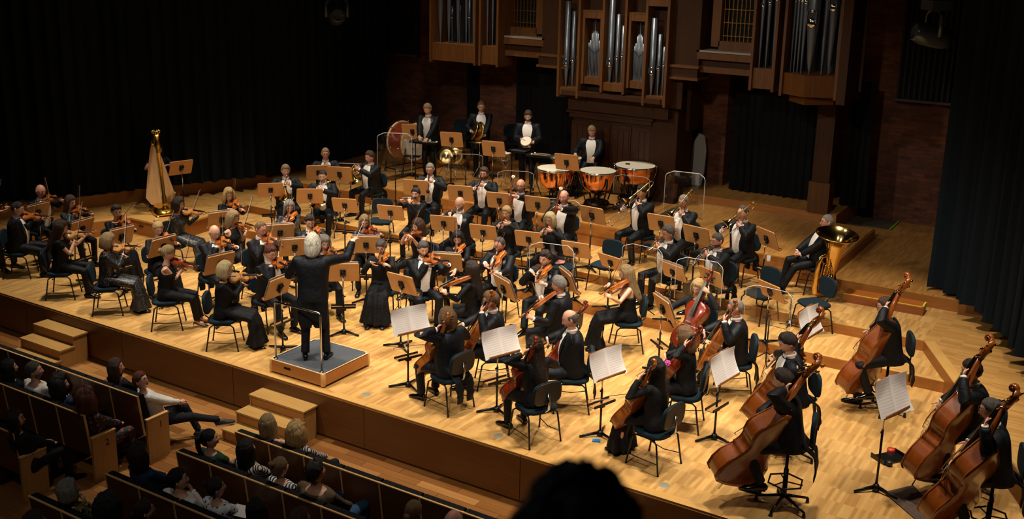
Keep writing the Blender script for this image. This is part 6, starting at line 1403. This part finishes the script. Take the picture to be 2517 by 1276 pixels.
# ================================================================ loose objects
def trumpet_on_peg(px,py,z,label,proto,s=1.):
    p=W(px,py,z+.02);use(proto,Mx.Translation((p.x,p.y,z+.54))@Mx.Rotation(R_(-90),4,'X')@Mx.Scale(1,4),label,'trumpet')
    t=empty('instrument_peg',(p.x,p.y,z),0,'folding black peg stand under the '+label,'stand');b=MB();b.tube([(0,0,.16),(0,0,.02)],.008,6)
    for k in range(4):
        a=pi/2*k;b.tube([(0,0,.03),(.16*math.cos(a),.16*math.sin(a),.008)],.007,5)
    b.obj('peg',STL,t)
trumpet_on_peg(1940,798,T1,'silver trumpet standing bell down near the empty chair',TPS);trumpet_on_peg(1645,735,T1,'spare gold trumpet standing bell down behind a clear shield',TPB)
def mute(px,py,z,label):
    t=empty('mute_stand',cat='stand',label=label);p=W(px,py,z);t.location=(p.x,p.y,z)
    b=MB();b.tube([(0,0,.78),(0,0,.1)],.011,6)
    for k in range(3):
        a=2*pi*k/3;b.tube([(0,0,.14),(.24*math.cos(a),.24*math.sin(a),.01)],.010,6)
    b.obj('stand',STL,t);b=MB();b.lathe([(.0,.80),(.075,.80),(.08,.815),(.05,.87),(.035,.95),(.022,1.0),(.026,1.03),(0,1.035)],16);b.obj('mute',mat('mute_dark_metal','#23262a',.2,metal=.8),t)
mute(1812,712,T1,'black trombone mute on a tripod between the trumpeter and bass trombonist');mute(1552,660,T1,'black trombone mute on a tripod beside the seated trombonist')
b=MB();b.lathe([(.032,0),(.036,.10),(.034,.10),(.030,.006),(0,.006)],16);o=b.obj('water_glass',mat('tumbler','#eef3f5',.02,alpha=.25));p=W(1889,640,T2+.47);o.location=(p.x,p.y,T2+.455);tag(o,'clear water glass on the shelf of a music stand near the tuba','glass')
b=MB();b.box((0,0,.012),(.36,.24,.02));b.box((-.18,0,.03),(.012,.24,.06));b.box((.18,0,.03),(.012,.24,.06));t=b.obj('equipment_tray',DRK);p=W(2186,1128,0);t.location=(p.x,p.y,0);t.rotation_euler=(0,0,.95);tag(t,'small black tray lying on the floor between the basses','tray')
b=MB();b.lathe([(0,.03),(.045,.03),(.05,.02),(.05,0)],16);o=b.obj('rosin_tin',mat('red_tin','#c33a24',.4));p=W(2190,1107,.03);o.location=(p.x,p.y,.023);tag(o,'round red rosin tin in the black tray','tin')
b=MB();b.lathe([(0,.04),(.035,.04),(.04,.03),(.04,0)],14);o=b.obj('cork_block',mat('dark_puck','#1c2024',.4));p=W(2186,1140,.03);o.location=(p.x,p.y,.023);tag(o,'round dark puck in the black tray','puck')
b=MB();b.box((0,0,.01),(.10,.06,.018));b.lathe([(0,.03),(.018,.03),(.02,.018)],10);o=b.obj('endpin_stop',mat('blue_plastic','#1f7fc4',.4));p=W(1466,1085,0);o.location=(p.x,p.y,0);o.rotation_euler=(0,0,.4);tag(o,'small blue endpin stop on the floor by the trailing gown','endpin stop')
P5=[W(2172,1212,0),W(2245,1195,0),W(2330,1290,0),W(2275,1300,0)]
b=MB();b.prism([(q.x,q.y) for q in P5],.0,.014);o=b.obj('floor_mat',RUG);tag(o,'brown floor mat under the corner bass','mat')
P6=[W(1772,1108,0),W(1812,1090,0),W(1835,1150,0),W(1795,1165,0)]
b=MB();b.prism([(q.x,q.y) for q in P6],.0,.012);o=b.obj('floor_mat',RUG);tag(o,'small brown mat under the nearest bass','mat')
# flower in the cellist's hair
b=MB()
for i in range(6):
    a=2*pi*i/6;b.ell((.022*math.cos(a),.022*math.sin(a),0),(.02,.02,.012),7,5)
b.ell((0,0,.01),(.014,.014,.012),7,5);o=b.obj('hair_flower',mat('magenta_petals','#d0489e',.6));p=W(1641,893,1.18);o.location=p;o.rotation_euler=(1.1,.2,.4);tag(o,'magenta flower pinned in the dark hair of a cellist','flower')
# ================================================================ the audience
ORD_=['first','second','third','fourth','fifth','sixth','seventh','eighth','ninth','tenth']
def row(Y,xs,z0,lab,skip=()):
    for i,x in enumerate(xs):
        use(SEAT,Mx.Translation((x,Y+.09,z0)),lab+', '+ORD_[i]+' from it','seat','auditorium seats')
ax0=-1.60
row(-1.82,[ax0-.10-.277-.555*i for i in range(10)],-.65,'front row auditorium seat left of the aisle')
row(-1.82,[.06+.277+.555*i for i in range(10)],-.65,'front row auditorium seat right of the aisle')
row(-2.56,[-1.78-.277-.555*i for i in range(7)],-.65,'second row auditorium seat left of the aisle')
row(-2.56,[-.12+.277+.555*i for i in range(9)],-.65,'second row auditorium seat right of the aisle')
row(-3.34,[-2.03-.277-.555*i for i in range(3)],-.65,'third row auditorium seat left of the aisle')
row(-3.36,[-.34+.277+.555*i for i in range(7)],-.65,'third row auditorium seat right of the aisle')
row(-4.12,[-.60+.277+.555*i for i in range(5)],-.65,'fourth row auditorium seat right of the aisle')
def numbered(x,y,n):
    t=empty('row_end_panel',(x,y,-.65),0,{'1':'pale maple end panel of the front row at the aisle, numeral 1','2':'pale maple end panel of the second row, numeral 2','3':'pale maple end panel of the third row, numeral 3'}[n],'panel')
    b=MB();b.add([(sx_,yy,z) for sx_ in (-.02,.02) for yy,z in ((-.04,0),(.30,0),(.30,.585),(-.04,.585))],[(3,2,1,0),(4,5,6,7),(0,1,5,4),(1,2,6,5),(2,3,7,6),(3,0,4,7)],0,None,False);b.obj('board',SIDE,t)
    b=MB();b.box((0,.13,.59),(.05,.35,.014));b.obj('arm_top',SEATE,t)
    c=bpy.data.curves.new('numeral','FONT');c.body=n;c.size=.13;c.extrude=.002;c.align_x='CENTER';c.materials.append(DRK);o=bpy.data.objects.new('numeral',c);FONTS.append(o);C.objects.link(o);o.parent=t;o.location=(.023,.17,.42);o.rotation_euler=(pi/2,0,pi/2)
numbered(-1.56,-1.78,'1');numbered(-1.70,-2.50,'2');numbered(-1.96,-3.30,'3')
CLW=mat('white_blouse','#dcd6cc',.7,kind='cloth');JEAN=mat('blue_denim','#2c4a66',.8,kind='cloth');NAVY=mat('navy_knit','#1b2f4a',.8,kind='cloth');OLV=mat('olive_jacket','#5a4a33',.8,kind='cloth');GRNC=mat('green_shirt','#27402c',.8,kind='cloth')
ZEB=mat('zebra_blouse','#cdbfb4',.7,kind='stripe',col2='#17151a',amt=.2,sc=1.3);STR=mat('striped_top','#d8d4cc',.7,kind='stripe',col2='#181c2a',sc=1,amt=0);DOT=mat('dotted_shirt','#cfd2d6',.7,kind='dots',col2='#2b3348');FLO=mat('floral_dress','#17151a',.7,kind='dots',col2='#7d3a3a',sc=.8);DRKC=mat('dark_knit','#15171b',.85,kind='cloth');SCF=mat('patterned_scarf','#131519',.8,kind='stripe',col2='#8a7a2c',sc=2,amt=.3);NDOT=mat('navy_dotted','#10182a',.8,kind='dots',col2='#a9b0ba')
au=dict(seat=.34,sc=.95,lod=1,vox=.02,chair=0,absface=90,lean=-.24,pitch=-.12)
def lap(f): return dict(R=V((.08,.33,f.H.z+.12)),L=V((-.08,.33,f.H.z+.12)),dR=V((-.7,.6,-.1)),dL=V((.7,.6,-.1)))
def chin(f): return dict(R=f.hc+V((.02,.17,-.20)),dR=V((-.2,-.3,.9)),nR=V((-.6,-.5,0)),L=V((-.05,.3,f.H.z+.14)),dL=V((.7,.6,0)),pR=V((.6,.2,-1)))
A=lambda d,x,y,sex,fit,hair,top,yaw=-.5,gl=0,tg=lap,**k:person(d,x,y,-.65,0,sex,fit,hair,gl,top=top,yaw=yaw,tg=tg,**{**au,**k})
A('long brown-haired woman alone in the front row looking right',285,903,'f','blouse','long/brown',DRKC,-.9,bottom=JEAN,legs=(V((.1,1,.9)),V((-.2,1,.8))))
sneak=dict(shoem=mat('dark_sneaker','#1d232a',.6))
A('auburn-haired front row listener in white blouse with crossed legs',346,936,'f','blouse','short/auburn',CLW,-.9,1,tg=lambda f:dict(R=V((.10,.36,f.H.z+.15)),L=V((-.02,.30,f.H.z+.13)),dR=V((-.5,.8,0)),dL=V((.8,.5,0)),**sneak),bottom=DRKC,feet=((.30,.74,.26),(.10,.52,.085)),legs=(V((.5,1,1.2)),V((.1,1,.7))),absface=72,lean=-.40,pitch=-.25,seat=.31)
A('long dark-haired listener at the left edge of the second row',22,905,'f','blouse','long/black',DRKC,-.5)
A('grey-haired man in a white shirt in the second row',84,912,'m','shirt','short/dgrey',CLW,-.8,beard='dgrey',bottom=DRKC)
A('curly dark-haired woman in a blue top in the second row',148,945,'f','blouse','curly/dark',NAVY,-.9)
A('curly red-haired woman in a floral dress at the aisle',212,982,'f','blouse','curly/rust',FLO,-.3,bottom=FLO)
A('woman in glasses and dark knitwear in the third row',38,1030,'f','blouse','bobl/dark',DRKC,-.9,1)
A('dark-haired woman in glasses and navy knit beside the aisle',342,1118,'f','blouse','wavy/dark',NAVY,-.6,1,chair=0)
A('dark-haired man in white shirt holding his chin',437,1180,'m','shirt','short/black',CLW,-.7,tg=chin,bottom=DRKC)
A('listener with pinned-up hair and small dotted shirt',530,1200,'f','blouse','bun/dark',DOT,-.5,bottom=JEAN,tg=lap)
A('grey-haired woman with a patterned yellow and black scarf',168,1205,'f','blouse','bob/grey',SCF,-.4,tg=chin)
A('large curly dark head of hair in the fourth row',265,1247,'f','blouse','curly/black',DRKC,-.2)
A('listener in glasses at the bottom edge, brown hair tied',355,1256,'f','blouse','updo/dark',DRKC,-.5,1)
A('dark ponytailed woman in a green shirt right of the aisle',515,1080,'f','tee','pony/black',GRNC,-.8,bottom=DRKC)
A('woman with long black hair and dark patterned blouse',605,1105,'f','blouse','long/black',ZEB,-.3)
A('long straight blonde front row woman with bare shoulders',658,1042,'f','sleeveless','long/sand',BLK2,0,bare=1)
A('short blonde front row woman in zebra-striped blouse',727,1062,'f','blouse','wavy/blond',ZEB,.1)
A('listener with light brown bun and striped top',688,1150,'f','blouse','bun/lbrown',STR,-.2)
A('curly dark-haired man in an olive brown jacket',775,1162,'m','shirt','curlytop/dark',OLV,-.3,bottom=JEAN,sc=1.05)
A('long black-haired listener holding a white programme',632,1252,'f','blouse','long/black',DRKC,-.2)
A('top of a brown-haired head at the bottom of the frame',737,1278,'m','shirt','short/brown',DRKC,-.3)
A('light brown head with a hair clip alone in the second row',1017,1258,'f','blouse','updo/lbrown',DRKC,0)
A('bald grey-fringed head at the bottom edge',1115,1282,'m','shirt','balding/grey',DRKC,0,skin=1)
A('listener in a dotted navy top in the bottom left corner',85,1285,'f','blouse','bobl/dark',NDOT,-.3)
b=MB();b.box((0,0,0),(.21,.15,.006));o=b.obj('programme',mat('white_card','#e4e0d8',.8));o.location=W(600,1258,.1);o.rotation_euler=(.4,.2,.5);tag(o,'white printed programme held by the long black-haired listener','programme')
# dark onlooker on the balcony, close to the camera
k_=dict(pose='sit',seat=.47,chair=0,lod=1)
f=person('dark out-of-focus head of an onlooker on the balcony near the camera',1412,1446,3.95,178,'m','shirt','curlytop/black',0,top=mat('near_black_coat','#050506',.95),bottom=mat('near_black_coat','#050506',.95),pitch=0,label='dark head and shoulders of an onlooker on the balcony in the foreground',tg=lap,**{a:b_ for a,b_ in k_.items() if a!='pose'})
b=MB();b.box((0,0,0),(1.6,.5,.1));b.box((-.7,0,-.2),(.08,.4,.35));b.box((.7,0,-.2),(.08,.4,.35));o=b.obj('balcony_bench',mat('bench_dark','#0b0a09',.9));q=f.root@V((0,-.05,.41));o.location=q;o.rotation_euler=f.R.to_euler();tag(o,'dark balcony bench under the foreground onlooker','bench')
q=f.root@V((0,0,0))
slab('floor_balcony',[(7.0,-16),(12,-16),(12,q.y+.25),(7.0,q.y+.25)],3.70,3.95,WALLD)
# ================================================================ finish
flush()
_dg=bpy.context.evaluated_depsgraph_get()
for o in FONTS:
    me=bpy.data.meshes.new_from_object(o.evaluated_get(_dg));n_=bpy.data.objects.new(o.name.split('.')[0],me);C.objects.link(n_);n_.parent=o.parent;n_.location=o.location;n_.rotation_euler=o.rotation_euler
    nm=o.name;bpy.data.objects.remove(o);n_.name=nm
for o in bpy.data.objects:
    if 'label' in o:
        l=o['label']
        for a_,b_ in (('dark teal chair under the ','chair under the '),('white sheet music on the ','score on the '),(' played by the ',' of the '),('bow held by the ','bow of the '),('black stool under the ','stool under the ')):
            if len(l.split())>16:l=l.replace(a_,b_)
        o['label']=' '.join(l.split()[:16])
for pr in (CHAIR,STOOL,STAND,STAND2,SHIELD,TPB,TPS,TBN,HRN,HRN2,CLA,OBO,BSN,FLU,PIC,TIM,SEAT,BOW,BOWH):
    if pr.name not in USED:
        for ch in list(pr.children): bpy.data.objects.remove(ch)
        bpy.data.objects.remove(pr)
